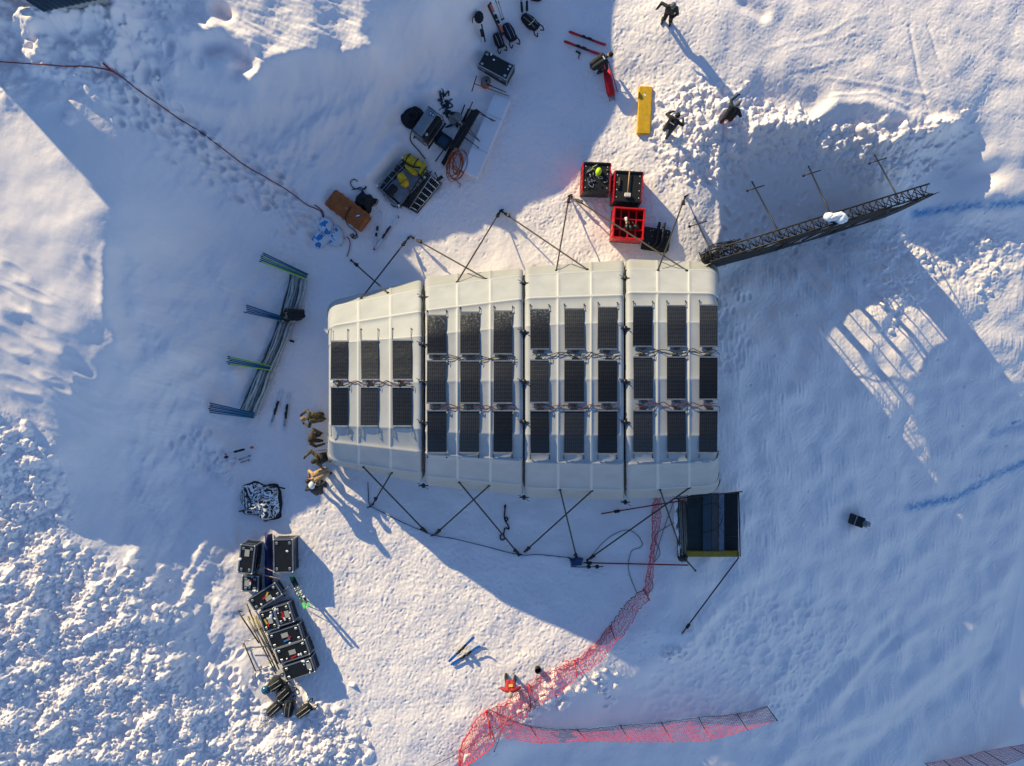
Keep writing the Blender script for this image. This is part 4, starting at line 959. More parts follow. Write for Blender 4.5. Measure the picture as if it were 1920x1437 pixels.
SK_W = mat('ski_white', (.62, .66, .72), .3); SK_K = mat('ski_black', (.015, .015, .018), .35); SK_R = mat('ski_red', (.58, .02, .03), .35); SK_B = mat('ski_blue', (.02, .13, .45), .35); SK_G = mat('ski_green', (.03, .42, .08), .35); SK_DR = mat('ski_dark_red', (.20, .015, .04), .35); SK_O = mat('ski_orange', (.6, .12, .07), .4)
for (a, b, lab) in (((530,730),(508,800),'left one of the two white skis lettered in black, lying left of the tent'), ((543,735),(533,808),'right one of the two white skis lettered in black, lying left of the tent')):
    t = thing('single_ski', lab, 'ski', (0, 0, 0), 0, 'white skis left of the tent')
    A, B = GP(*a, .02), GP(*b, .02); o, (u, s, n) = ski(A, B, .115, SK_W, t, .06, True, SK_K)
    text_on('HEAD', A + (B - A) * .80 + n * .062, -u, n, .15, SK_K, o)
t = thing('single_ski', 'white ski with orange tip and tail and black binding, lying above the snow covered heap', 'ski'); ski(GP(423, 852, .08), GP(477, 838, .05), .11, SK_W, t, .06, True, SK_K, BLK, (.14, SK_O))
t = thing('ski_poles', 'pair of short black ski poles below the single orange tipped ski', 'ski poles'); ski_pole(GP(449, 862, .05), GP(471, 854, .05), t); ski_pole(GP(453, 867, .05), GP(470, 862, .05), t)
m = MB(); g = GP(425, 857, .06); m.box(g, (.16, .10, .08), .5, 0, .02); tag(m.build('binding', RUB), 'small dark lump next to the single orange tipped ski', 'binding')
m = MB(); g = GP(548, 640, .05); m.box(g, (.22, .09, .09), -.3, 0, .03); tag(m.build('glove', BLKF), 'small black glove alone in the snow left of the tent', 'glove')
t = thing('ski_pair', 'pair of white skis with red tails crossed in a V below the ladders', 'skis')
ski(GP(702, 470, .05), GP(714, 398, .10), .105, SK_W, t, .05, True, SK_W, BLK, None); ski(GP(704, 468, .07), GP(747, 406, .12), .105, SK_W, t, .05, True, SK_DR, BLK)
m = MB(); A = GP(702, 470, .105)
for q, e in (((714, 398), .0), ((747, 406), .02)):
    B = GP(*q, .15); u = (B - A).normalized(); s = Vector((-u.y, u.x, 0)); m.grid([[A + u * (.55 * i / 3) + s * (.052 * k) + Vector((0, 0, e)) for k in (-1, 1)] for i in range(4)])
m.build('red_tail_print', SK_R, t)
m = MB(); 
for q in ((714, 400), (747, 408)): m.ball(GP(*q, .16), .05, 0, 8, (1, 1.6, .4), .5)
m.build('tip_print', SK_K, t)
t = thing('single_ski', 'red ski with dark middle lying farthest up the slope by the bending person', 'ski', (0, 0, 0), 0, 'red skis'); ski(GP(1066, 61, .04), GP(1136, 87, .04), .125, SK_R, t, .06, True, SK_DR, BLK)
t = thing('single_ski', 'red ski with dark middle partly under the bending person', 'ski', (0, 0, 0), 0, 'red skis'); ski(GP(1057, 79, .04), GP(1124, 104, .04), .125, SK_R, t, .06, True, SK_DR, BLK)
t = thing('hammer_tool', 'small dark red hand tool on the snow below the red skis', 'tool'); m = MB(); m.tube([GP(1080, 97, .05), GP(1088, 102, .06)], .04, 6); m.build('head', RUB, t); m = MB(); m.tube([GP(1087, 101, .05), GP(1084, 111, .04)], .02, 5); m.build('handle', SK_DR, t)
t = thing('ski_pair', 'pair of blue skis standing half tilted alone on the sunlit plaza', 'skis')
A, B = GP(842, 1239, .10), GP(890, 1190, .22); ski(A, B, .13, SK_B, t, .06, True, SK_K); A, B = GP(846, 1245, .08), GP(902, 1206, .20); ski(A, B, .13, SK_B, t, .16, True, SK_K, BLK)
t = thing('ski_pair', 'pair of green and black skis planted beside the lower left cases', 'skis')
g = GP(547, 1081, .12); h_ = Vector(W(574, 1142, .95)); ski(g, h_, .13, SK_K, t, .06, True, SK_G, ALU, (.16, SK_G)); g = GP(552, 1080, .14); h_ = Vector(W(581, 1139, 1.0)); ski(g, h_, .13, SK_K, t, .06, True, SK_W, ALU, (.12, SK_G))
t = thing('ski_poles', 'pair of thin grey ski poles planted between the cases and the green skis', 'ski poles'); ski_pole(W(543, 1098, 1.15), GP(520, 1118, -.05), t, ALU); ski_pole(W(547, 1103, 1.15), GP(533, 1118, -.05), t, ALU)
t = thing('ski_pair', 'pair of pale skis under the black cap, leftmost of the skis by the rucksacks', 'skis'); ski(GP(906, 80, .05), GP(899, 49, .35), .10, SK_W, t, .05, True, SK_K, STEEL); ski(GP(909, 79, .05), GP(902, 50, .3), .10, SK_K, t, .05, True, SK_W, STEEL)
t = thing('cap', 'black cap hung on the skis left of the rucksacks', 'cap', GP(899, 42, .45)); m = MB(); m.ball((0, 0, 0), .24, 0, 12, (.85, 1.15, .7)); m.build('crown', BLKF, t); m = MB(); m.tube(smooth_line([(-.16, .06, 0), (-.27, -.02, -.05), (-.28, -.2, -.1)], 4), .02, 5); m.build('strap', BLKF, t)
t = thing('ski_pair', 'pair of pale ski with dark tip pushed into the bank behind the upper rucksack', 'skis'); o, _ = ski(GP(944, 66, .1), GP(917, 11, .35), .115, SK_O, t, .08, True, SK_W, BLK, (.08, SK_K)); ski(GP(941, 68, .06), GP(914, 14, .3), .115, SK_K, t, .08, False)
t['label'] = 'pale orange ski with dark tip standing in the bank behind the rucksacks'
t = thing('ski_poles', 'pair of ski poles with black grips pointing up the bank by the rucksacks', 'ski poles'); ski_pole(GP(930, 15, .6), GP(942, 42, .1), t); ski_pole(GP(935, 16, .6), GP(945, 40, .1), t)
t = thing('ski_pair', 'pair of dark patterned skis at the top edge above the strapped rucksack', 'skis'); ski(GP(979, 26, .1), GP(973, -35, .4), .12, SK_K, t, .06, True, SK_W); ski(GP(988, 24, .1), GP(987, -35, .4), .12, SK_K, t, .06, True, SK_W)
t = thing('black_bag', 'black bag cut off by the top edge of the photograph', 'bag', GP(1006, -3)); bag_mesh(.6, .4, .3, random).build('bag_body', BLKF, t)
# ------------------------------------------------------------------ rucksacks
def rucksack(px, py, dx, dy, L, Wd, H, label, group, extras=(), cols=None, base=None):
    t = thing('rucksack', label, 'rucksack', base if base else GP(px, py, -.02), pang(dx, dy), group)
    bag_mesh(L, Wd, H, random, 14, .7).build('pack_body', cols or BLKF, t)
    m = bag_mesh(L * .55, Wd * .7, H * .4, random, 10, .7); o = m.build('front_pocket', cols or BLKF, t); o.location = (-.05 * L, 0, H * .78)
    m = bag_mesh(L * .36, Wd * .92, H * .5, random, 10, .7); o = m.build('top_lid', BLKF, t); o.location = (L * .36, 0, H * .42)
    for sy in (-1, 1):
        m = MB(); m.tube(smooth_line([(L * .36, sy * Wd * .22, H * .9), (L * .55, sy * Wd * .5, H * .5), (L * .72, sy * Wd * .42, .08), (L * .6, sy * Wd * .2, .1)], 4), .028, 5); m.build('shoulder_strap', BLKF, t)
        m = MB(); m.tube([(-L * .3, sy * Wd * .2, H * 1.12), (L * .1, sy * Wd * .2, H * 1.2), (L * .42, sy * Wd * .2, H * 1.0)], .014, 4); m.build('compression_strap', GREY, t)
    for e in extras: e(t)
    return t
ra = 'rucksacks in the upper snow hollow'; rb = 'rucksacks below the case stack'
rucksack(935, 79, 16, 38, .72, .40, .34, 'plain black rucksack just above the lone flight case', ra)
rucksack(955, 64, 18, 36, .88, .46, .38, 'black rucksack with dark blue front lying between the two other upper rucksacks', ra, (), mat('black_blue_fabric', (.010, .016, .04), .75, var=.8, scale=7, bump=.4))
def stripe(t):
    m = MB(); m.tube([(.12 + .04 * math.sin(a * .3), -.20 + .04 * a, .44 - .012 * abs(a - 5)) for a in range(11)], .018, 5); m.build('reflective_stripe', mat('stripe_yellow', (.75, .65, .35), .5), t)
rucksack(993, 45, 26, 24, .92, .48, .38, 'black rucksack with a pale yellow stripe, highest up the bank', ra, (stripe,))
def helmet(t):
    m = MB(); m.ball((-.50, .0, .22), .20, 0, 14, (1, 1, .85)); h = m.build('helmet', mat('helmet_blue', (.015, .10, .20), .18, spec=.8), t)
    m = MB(); m.ball((-.56, -.14, .20), .11, 0, 10, (1, .6, .6)); m.build('helmet_trim', mat('trim_gold', (.35, .2, .04), .4), h)
OLV = mat('black_olive_fabric', (.013, .014, .012), .75, col2=(.05, .05, .03), lo=.55, hi=.7, scale=6, bump=.5)
rucksack(519, 1280, 30, -18, .70, .50, .40, 'black rucksack with a shiny blue helmet, topmost of the lower heap', rb, (helmet,), OLV)
rucksack(534, 1297, 22, -20, .72, .54, .42, 'bulky black rucksack with white flecks in the middle of the lower heap', rb, (), mat('black_fleck_fabric', (.012, .012, .013), .7, col2=(.16, .17, .17), lo=.62, hi=.68, scale=9, bump=.5))
rucksack(515, 1327, 24, -22, .78, .42, .34, 'black rucksack at the lower left of the heap with a thin pole under it', rb, (), OLV)
rucksack(543, 1326, 4, -30, .80, .46, .36, 'black rucksack standing between the two lowest ones of the heap', rb)
rucksack(571, 1330, 28, -20, .82, .44, .36, 'black rucksack nearest the sunlit plaza, right end of the heap', rb, (), OLV)
m = MB(); m.tube([GP(512, 1343, .05), GP(488, 1366, .04)], .012, 5); m.tube([GP(509, 1343, .05), GP(484, 1364, .04)], .012, 5); tag(m.build('thin_rods', ALU), 'two thin rods sticking out of the heap of rucksacks', 'rods')
# ------------------------------------------------------------------ metal tubes and stand left of the case stack
BRASS = mat('tube_brass', (.20, .17, .09), .4, .6)
TL = ('outermost', 'second', 'third', 'fourth', 'innermost')
for i, (x0, y0, x1, y1) in enumerate(((470,1150,522,1258),(475,1149,524,1254),(480,1149,528,1250),(484,1152,526,1240),(466,1130,488,1180))):
    m = MB(); a = GP(x0, y0, .45 - .06 * i); b = GP(x1, y1, .35); m.tube([a, b], .03, 6)
    for f in (.25, .55, .8):
        c = a + (b - a) * f; m.ball(c, .055, 0, 6)
    tag(m.build('metal_tube', BRASS if i < 4 else STEEL), ('dull brass tube along the stacked cases, %s from the cases' % ('farthest', 'second farthest', 'third farthest', 'nearest')[i]) if i < 4 else 'dark tube leaning behind the small square case', 'tube', 'metal tubes beside the case stack')
t = thing('tripod_stand', 'dark metal stand lying on its side left of the stacked cases', 'stand')
m = MB(); m.tube([GP(448, 1144, .15), GP(490, 1202, .30)], .032, 6); m.build('pole', STEEL, t); m = MB(); m.tube([GP(449, 1144, .15), GP(457, 1146, .12)], .02, 5); m.tube([GP(456, 1153, .2), GP(461, 1151, .12)], .02, 5); m.build('bracket', STEEL, t)
t = thing('folding_frame', 'rectangular dark metal frame lying in the snow beside the brass tubes', 'frame')
m = MB(); m.tube([GP(459, 1204, .14), GP(481, 1256, .14)], .028, 6); m.build('side_bar', STEEL, t)
for a, b in (((459,1201),(484,1193)), ((469,1219),(487,1210)), ((481,1257),(510,1245))):
    m = MB(); m.tube([GP(*a, .14), GP(*b, .25)], .02, 6); m.build('cross_bar', ALU if a[0] < 480 else STEEL, t)
for a, b in (((459,1201),(457,1212)), ((481,1257),(480,1269))):
    m = MB(); m.tube([GP(*a, .14), GP(*b, .08)], .028, 6); m.build('foot', ALU, t)
# ------------------------------------------------------------------ heap under black sheet with snow on it
t = thing('covered_heap', 'heap covered by a crumpled black sheet with snow lying in its folds', 'covered heap', GP(490, 942))
hp = [(452,905),(470,903),(478,899),(500,907),(522,905),(529,916),(529,930),(531,945),(529,972),(498,982),(486,968),(473,967),(459,966),(449,958),(447,940)]
hp = [W(a, b, .35) - W(490, 942, .35) for a, b in hp]
BSH = bpy.data.materials.new('black_sheet_with_snow'); BSH.use_nodes = True; nt = BSH.node_tree; b = nt.nodes['Principled BSDF']; tc = nt.nodes.new('ShaderNodeTexCoord')
vo = nt.nodes.new('ShaderNodeTexNoise'); vo.inputs['Scale'].default_value = 1.6; vo.inputs['Detail'].default_value = 3; vo.inputs['Distortion'].default_value = 1.6; vo.inputs['Roughness'].default_value = .45
r1 = nt.nodes.new('ShaderNodeValToRGB'); els = r1.color_ramp.elements; els[0].position = .40; els[0].color = (0, 0, 0, 1); els[1].position = .415; els[1].color = (1, 1, 1, 1)
for pos, v in ((.455, 1), (.465, 0), (.50, 0), (.51, 1), (.575, 1), (.585, 0)): e = els.new(pos); e.color = (v, v, v, 1)
nt.links.new(tc.outputs['Object'], vo.inputs['Vector']); nt.links.new(vo.outputs['Fac'], r1.inputs['Fac'])
mx = nt.nodes.new('ShaderNodeMix'); mx.data_type = 'RGBA'; mx.inputs[6].default_value = (.010, .011, .013, 1); mx.inputs[7].default_value = (.80, .82, .86, 1); nt.links.new(r1.outputs['Color'], mx.inputs[0]); nt.links.new(mx.outputs[2], b.inputs['Base Color']); b.inputs['Roughness'].default_value = .5
m = MB(); P = []; N = 60
def edge_r(th):
    best = .3
    for i in range(len(hp)):
        p, q = hp[i], hp[(i + 1) % len(hp)]; dx, dy = math.cos(th), math.sin(th); ex, ey = q.x - p.x, q.y - p.y; den = dx * ey - dy * ex
        if abs(den) < 1e-9: continue
        tt = (p.x * ey - p.y * ex) / den; uu = (p.x * dy - p.y * dx) / den
        if tt > 0 and -1e-6 <= uu <= 1 + 1e-6: best = tt
    return best
for k in range(17):
    row = []
    for j in range(N + 1):
        th = 2 * math.pi * j / N; r_ = edge_r(th) * k / 16
        hgt = .55 * (1 - (k / 16) ** 3) + .07 * math.sin(3 * th + k * .5) * (k / 16) + (.05 * math.sin(7 * th + .9 * k) if k > 2 else 0) - .05
        row.append((r_ * math.cos(th), r_ * math.sin(th), hgt if k < 16 else -.06))
    P.append(row)
m.grid(P, flip=False)
for i in range(len(m.m)):
    if i // N >= 14: m.m[i] = 1
m.build('sheet', [BSH, BLKF], t)
m = MB(); m.tube(smooth_line([(x, y, z) for x, y, z in ((.2, .75, .42), (.55, .82, .35), (.85, .72, .3), (1.08, .62, .1))], 5), .035, 5); m.tube(smooth_line([(-.95, -.4, .1), (-.3, -.1, .5), (-.5, .55, .5)], 5), .03, 5); m.build('strap', BLKF, t)
# ------------------------------------------------------------------ crates
CR = mat('crate_red', (.50, .012, .016), .45, var=.2, scale=4); CRI = mat('crate_bright_red', (.62, .012, .014), .4, var=.15, scale=5)
cg = 'large red crates above the tent'
def crate(px, py, L, Wd, dx, dy, h, label, closed=True):
    p = TP(px, py, h); s = sc(h); L *= s; Wd *= s; t = thing('pallet_crate', label, 'crate', p, pang(dx, dy), cg)
    m = MB(); m.box((0, 0, .04), (L + .02, Wd + .02, .12)); 
    for x in (-1, 0, 1): m.box((x * L * .42, 0, .0), (.12, Wd, .1))
    m.build('pallet', mat('dark_wood', (.07, .06, .045), .8), t)
    th = .045
    for sx in (-1, 1):                                                     # long red sides with ribs
        m = MB(); m.box((sx * (L / 2 - th / 2), 0, h / 2 + .05), (th, Wd, h - .08))
        for k in range(5): m.box((sx * (L / 2 + .012), -Wd * .42 + Wd * .21 * k, h / 2 + .05), (.03, .05, h - .14))
        m.build('side_panel', CRI if not closed else CR, t)
    for sy in (-1, 1):
        m = MB(); m.box((0, sy * (Wd / 2 - th / 2), h / 2 + .05), (L - 2 * th, th, h - .1))
        for k in range(5): m.box((-L * .38 + L * .19 * k, sy * (Wd / 2 + .012), h / 2 + .05), (.05, .03, h - .16))
        m.build('end_panel', CRI if not closed else BLK, t)
    if closed:
        m = MB(); m.box((0, 0, h - .05), (L - 2 * th, Wd - 2 * th, .06)); m.build('inner_mat', BLKF, t)
        m = MB()
        for sx in (-1, 1):
            for k in range(4): m.cyl((sx * (L / 2 - .14), -Wd * .36 + Wd * .24 * k, h - .03), .022, .014, 8)
        m.build('rivet', WHT, t)
        for sy in (-1, 1):
            m = MB(); m.box((0, sy * (Wd / 2 - .03), h + .0), (L - .08, .07, .07), 0, 0, .01); m.build('rim', BLK, t)
    else:
        m = MB(); m.box((0, 0, .2), (L - 2 * th, Wd - 2 * th, .05)); m.build('floor', mat('crate_dark_red', (.16, .01, .01), .6), t)
        m = MB()
        for k in range(1, 4): m.box((-L / 2 + L * k / 4, 0, h * .72), (.05, Wd - 2 * th, .16))
        for k in range(1, 3): m.box((0, -Wd / 2 + Wd * k / 3, h * .73), (L - 2 * th, .05, .14))
        m.build('divider', CRI, t)
        m = MB(); e = .07
        for sy in (-1, 1): m.box((0, sy * (Wd / 2 - e / 2 + .01), h - .01), (L + .04, e, .07), 0, 0, .01)
        for sx in (-1, 1): m.box((sx * (L / 2 - e / 2 + .01), 0, h - .012), (e, Wd - e, .068), 0, 0, .01)
        m.build('rim', CRI, t)
    return t, L, Wd, h
c1 = crate(1118.5, 332.5, 53, 55, 52, 2, 1.0, 'cluttered red crate with a lime helmet on its black top, upper left one')
c2 = crate(1178, 350, 54, 57, 53, 3, .98, 'red crate with a pale mallet on its black top, between the other two crates')
c3 = crate(1179, 419, 58, 58, 58, 4, .95, 'open bright red crate with tools inside, lowest of the three', False)
def on(c, x, y, dz=0):
    t = c[0]; M = Matrix.Translation(t.location) @ t.rotation_euler.to_matrix().to_4x4(); return M @ Vector((x, y, c[3] + dz))
t = thing('helmet', 'lime green helmet lying on the cluttered red crate', 'helmet', on(c1, .07, .22, .0)); m = MB(); m.ball((0, 0, .09), .15, 0, 14, (.9, 1.2, .85), -.3); m.build('shell', mat('lime', (.55, .80, .02), .4), t); m = MB(); m.ball((-.06, -.14, .02), .07, 0, 8, (1, .7, .3)); m.build('visor', mat('lime_dark', (.3, .42, .02), .5), t)
for k in range(26):
    x, y = random.uniform(-.48, .48), random.uniform(-.36, .5)
    if abs(x - .07) < .17 and abs(y - .22) < .2: continue
    m = MB(); c = on(c1, x, y, .01)
    if k % 3 == 0: m.tube(smooth_line([c + Vector((random.gauss(0, .09), random.gauss(0, .09), random.uniform(0, .06))) for _ in range(4)], 3), .014, 4)
    else: m.box(c + Vector((0, 0, .01)), (random.uniform(.05, .16), random.uniform(.03, .07), .05), random.uniform(0, 3), 0, .01)
    o = m.build('fitting', (STEEL, ALU, RUB, mat('chrome', (.7, .7, .7), .25, 1))[k % 4]); tag(o, 'small metal or rubber fitting in the clutter on the red crate', 'fitting', 'fittings on the cluttered crate')
t = thing('mallet', 'mallet with white head and pale wooden handle on the middle red crate', 'mallet', on(c2, -.02, -.32, .06), c2[0].rotation_euler.z); m = MB(); m.tube([(0, 0, 0), (.03, .95, 0)], .025, 6); m.build('handle', WOOD, t); m = MB(); m.box((0, -.07, .02), (.27, .16, .15), 0, 0, .02); m.build('head', mat('mallet_white', (.72, .66, .58), .6), t)
t = thing('hand_saw', 'small wooden handled tool at the left edge of the middle red crate', 'tool', on(c2, -.40, .18, .03), 1.5); m = MB(); m.box((0, 0, 0), (.34, .07, .05), 0, 0, .01); m.build('handle', mat('brown_wood', (.14, .09, .05), .7), t); m = MB(); m.box((-.22, .03, 0), (.12, .12, .04)); m.build('blade', STEEL, t)
t = thing('spray_can', 'white and yellow can inside the open red crate', 'can', on(c3, -.1, .16, -.35)); m = MB(); m.tube([(-.02, .12, .22), (.02, -.10, .22)], .06, 10); m.build('can_body', WHT, t); m = MB(); m.tube([(.02, -.1, .22), (.04, -.2, .22)], .055, 10); m.build('can_cap', mat('cap_yellow', (.7, .5, .1), .5), t)
for k, (x, y, lab) in enumerate(((-.06, -.15, 'left black power tool inside the open red crate'), (.12, -.18, 'middle black power tool inside the open red crate'), (.36, -.12, 'right black power tool inside the open red crate'))):
    t = thing('power_tool', lab, 'power tool', on(c3, x, y, -.2), .4 * k, 'power tools in the open crate'); m = MB(); m.ball((0, 0, .08), .13, 0, 10, (.8, 1.3, .8), 0, .08, random); m.build('motor_housing', BLK, t); m = MB(); m.tube([(0, .1, .1), (.04, .3, .08)], .035, 7); m.build('grip', RUB, t)
# black mats with pipes
p = TP(1232, 444, .35); t = thing('mat_stack', 'stack of black rubber mats with two bent black pipes on it', 'mat stack', p, pang(52, 6))
for k in range(3):
    m = MB(); m.box((random.uniform(-.03, .03), random.uniform(-.03, .03) - .1, .05 + .11 * k), (1.16, 1.02 - .1 * k, .10), random.uniform(-.04, .04), 0, .02); m.build('rubber_mat', RUB, t)
m = MB()
for k in range(9): m.cyl((random.uniform(-.5, .5), random.uniform(-.55, .3), .33), .025, .02, 8)
m.build('rivet', ALU, t)
for k in (0, 1):
    x = .0 + .22 * k; m = MB(); m.tube(smooth_line([(x + .03, .62, .42), (x, .1, .45), (x - .02, -.22, .44), (x - .12, -.42, .42), (x - .26, -.5, .40)], 5), .065, 8); q = m.build('pipe', RUB, t)
    m = MB()
    for y in (.45, .2, 0): m.tube([(x + .0, y, .44), (x, y - .04, .44)], .082, 10)
    m.build('pipe_collar', STEEL, q)
# yellow board
p = TP(1209, 206, .2); t = thing('yellow_board', 'long yellow foam board lying in the sun above the crates', 'board', p, pang(-4, 89)); m = MB(); m.box((0, 0, .06), (89 * sc(.2), 25 * sc(.2), .24), 0, 0, .03); m.build('board_body', YEL, t)
m = MB(); m.box((-.65, -.02, .183), (.12, .07, .012), .9, 0, .005); m.build('snow_spot', SNOWM, t)
# bundle of red flags
RF = mat('red_flag_cloth', (.62, .01, .02), .6, var=.25, scale=6, bump=.4)
t = thing('flag_bundle', 'bundle of rolled red flags with spikes lying below the bending person', 'flag bundle', (0, 0, 0))
for k in range(5):
    a = GP(1131 + 2.2 * k, 128 + 1.5 * k, .25); b = GP(1141 + 2.4 * k, 181 + random.uniform(-2, 3), .12); m = MB()
    m.tube([a, a + (b - a) * .4, a + (b - a) * .85, b], [.05, .085, .08, .03], 7); f = m.build('flag_roll', RF, t); m = MB(); m.tube([b, b + (b - a).normalized() * .22], .014, 5); m.build('spike', STEEL, f)
t = thing('gate_pole', 'single thin red pole next to the bundle of red flags', 'pole'); m = MB(); m.tube([GP(1138, 126, .6), GP(1157, 171, .05)], .018, 6); m.build('shaft', SK_DR, t); m = MB(); m.tube([GP(1156, 168, .06), GP(1158, 174, .03)], .012, 5); m.build('spike', STEEL, t)
# ------------------------------------------------------------------ folded canvas and bundles of gate poles on the left
CAN = mat('grey_canvas', (.50, .53, .53), .75, var=.18, scale=5, bump=.3); CAN2 = mat('dark_canvas', (.17, .19, .19), .8, var=.3, scale=5)
LE = [(543,514),(537,545),(527,580),(520,604),(508,640),(494,672),(484,690),(470,722),(458,748),(448,770)]; RE = [(577,526),(572,552),(563,585),(553,606),(540,640),(526,675),(516,697),(505,730),(495,755),(484,781)]
secs = ((0, 3, 'upper length of folded grey canvas between two pole bundles'), (3, 6, 'middle length of folded grey canvas, beside the crouching person'), (6, 9, 'lower length of folded grey canvas ending at the lowest pole bundle'))
for i0, i1, lab in secs:
    t = thing('folded_canvas', lab, 'canvas', (0, 0, 0), 0, 'folded canvas along the left bank'); nl = 7
    for l_ in range(nl):
        m = MB(); P = []; f0 = l_ / nl + random.uniform(-.01, .05); f1 = (l_ + 1.15) / nl
        for k in range(13):
            q = i0 + (i1 - i0) * k / 12; a = int(min(q, 8.999)); fr = q - a
            lx = LE[a][0] + (LE[a + 1][0] - LE[a][0]) * fr; ly = LE[a][1] + (LE[a + 1][1] - LE[a][1]) * fr; rx = RE[a][0] + (RE[a + 1][0] - RE[a][0]) * fr; ry = RE[a][1] + (RE[a + 1][1] - RE[a][1]) * fr
            row = []
            for j in range(5):
                f = f0 + (f1 - f0) * j / 4 + .025 * math.sin(k * .8 + l_ * 2); f = max(0, min(1.02, f)); g = GP(lx + (rx - lx) * f, ly + (ry - ly) * f)
                row.append(g + Vector((0, 0, .10 + .05 * l_ % .13 + .13 * math.sin(math.pi * j / 4) + random.uniform(0, .015))))
            P.append(row)
        m.grid(P, flip=True); o = m.build('canvas_fold', CAN if l_ % 4 else CAN2, t); o.modifiers.new('t', 'SOLIDIFY').thickness = .012
PB = mat('pole_blue', (.012, .10, .26), .45); PG = mat('pole_lime', (.42, .72, .04), .45); PC = mat('pole_cyan', (.03, .20, .32), .45); PT = mat('pole_teal', (.02, .16, .20), .45)
def pole_bundle(a, b, n, cols, lab, spread=4):
    t = thing('pole_bundle', lab, 'pole bundle', (0, 0, 0), 0, 'bundles of gate poles on the left bank')
    dx, dy = b[0] - a[0], b[1] - a[1]; L = math.hypot(dx, dy); nx, ny = -dy / L, dx / L
    for k in range(n):
        o_ = (k - (n - 1) / 2) * spread * .55; e = random.uniform(-4, 2)
        A = GP(a[0] + nx * o_ * 1.5 + dx / L * e, a[1] + ny * o_ * 1.5 + dy / L * e, .30 + .05 * (k % 2)); B = GP(b[0] + nx * o_ * .8, b[1] + ny * o_ * .8, .34 + .05 * (k % 2)); B.z = max(B.z, .34)
        if A.z < B.z: pass
        m = MB(); m.tube([A, B], .030, 6); q = m.build('gate_pole', cols[k % len(cols)], t)
        m = MB(); u = (B - A).normalized(); m.tube([A - u * .10, A], [.02, .034], 6); m.build('pole_base', RUB, q)
    return t
pole_bundle((498, 486), (580, 521), 6, (PB, PB, PG, PC, PB, PG), 'blue and lime pole bundle, topmost of the four on the left bank')
pole_bundle((471, 582), (532, 599), 5, (PB, PC, PB), 'all blue pole bundle reaching to the crouching person')
pole_bundle((438, 677), (512, 691), 5, (PG, PC, PT, PB), 'lime and teal pole bundle, second from the bottom')
pole_bundle((403, 765), (482, 779), 6, (PB, PC, PB, PC), 'all blue pole bundle, lowest of the four on the left bank')
# ------------------------------------------------------------------ platform at the lower right end of the tent
t = thing('timber_platform', 'dark boarded platform with rails and a yellow edge board beyond the tent end', 'platform', (0, 0, 0)); zt = .55
def pf(x, y, z=zt): return W(x, y, z)
bands = (('deck_board', 1289, 1318, mat('board_green_black', (.018, .026, .026), .5, var=.4, scale=3), .50), ('deck_board', 1318, 1334, mat('board_blue', (.035, .062, .085), .5, var=.2), .62), ('deck_board', 1334, 1348, mat('board_brown', (.10, .085, .085), .7, var=.25, scale=9), .56), ('deck_board', 1348, 1358, mat('board_grey_blue', (.14, .17, .23), .6, var=.3, scale=9), .60), ('deck_board', 1358, 1384, mat('board_black', (.010, .011, .014), .6, var=.3), .40))
for nm, x0, x1, mt, z in bands:
    m = MB(); a, b, c, d = pf(x0 + .3, 926, z), pf(x1 - .3, 925, z), pf(x1 - .3, 1036, z), pf(x0 + .3, 1036, z); m.prism([(q.x, q.y) for q in (d, c, b, a)], z - .12, z); m.build(nm, mt, t)
for k in range(6):
    x = 1268 + 3.6 * k; z = .40 + .025 * (k % 3); a, b = pf(x, 935 + k, z), pf(x + 3 + k * .4, 1042 - k * .6, z); m = MB(); m.tube([a, b], .038, 6); m.build('side_batten', mat('batten_dark', (.05, .055, .05), .6, var=.5) if k % 2 else mat('batten_grey', (.13, .13, .12), .6, var=.3), t)
m = MB(); a, b = pf(1289, 1040, .68), pf(1386, 1039, .68); m.box((a + b) / 2 - Vector((0, 0, .1)), ((b - a).length, .24, .22), 0, 0, .015); m.build('edge_board', mat('dull_yellow', (.30, .20, .018), .6, var=.15), t)
for z0_, x, y in ((-.4, 1384, 1040), (-.4, 1383, 926), (-.4, 1288, 1043), (-.4, 1275, 930)): m = MB(); m.tube([pf(x, y, -.4), pf(x, y, .95)], .035, 6); m.build('corner_post', STEEL, t)
for a, b in (((1385, 922), (1388, 1044)), ((1262, 936), (1392, 922)), ((1382, 922), (1384, 1046))):
    m = MB(); m.tube([pf(*a, .98), pf(*b, .98)], .028, 6); m.build('rail', STEEL, t)
m = MB(); m.tube(smooth_line([pf(1318, 1000, .68), pf(1335, 995, .68), pf(1350, 985, .7), pf(1355, 965, .7)], 5), .016, 5); m.tube(smooth_line([pf(1320, 948, .68), pf(1340, 944, .68), pf(1353, 955, .68)], 5), .016, 5); m.tube([pf(1358, 1006, .45), pf(1381, 1006, .45)], .012, 4); m.build('cable', CABLE, t)
for k in range(4):
    m = MB(); m.ball(pf(1267 + 1.5 * k + random.uniform(-1.5, 1.5), 945 + 27 * k + random.uniform(-6, 6), .34), .24, 0, 12, (.4, 1.7, .5), 0, .15, random); m.build('drifted_snow', SNOWM, t)
t = thing('tent_winch', 'dark metal winch and lever at the lower left corner of the platform', 'winch', GP(1277, 1042, .15)); m = MB(); m.ball((0, 0, .1), .22, 0, 12, (1.1, 1, .7), 0, .1, random); m.tube([(-.1, .1, .15), (.15, -.15, .2)], .09, 8); m.build('drum', STEEL, t); m = MB(); m.tube([(.05, -.02, .2), (.52, -.55, .35)], .04, 6); m.ball((.52, -.55, .35), .055, 0, 8); m.build('lever', mat('worn_steel', (.10, .12, .13), .5, .6), t)
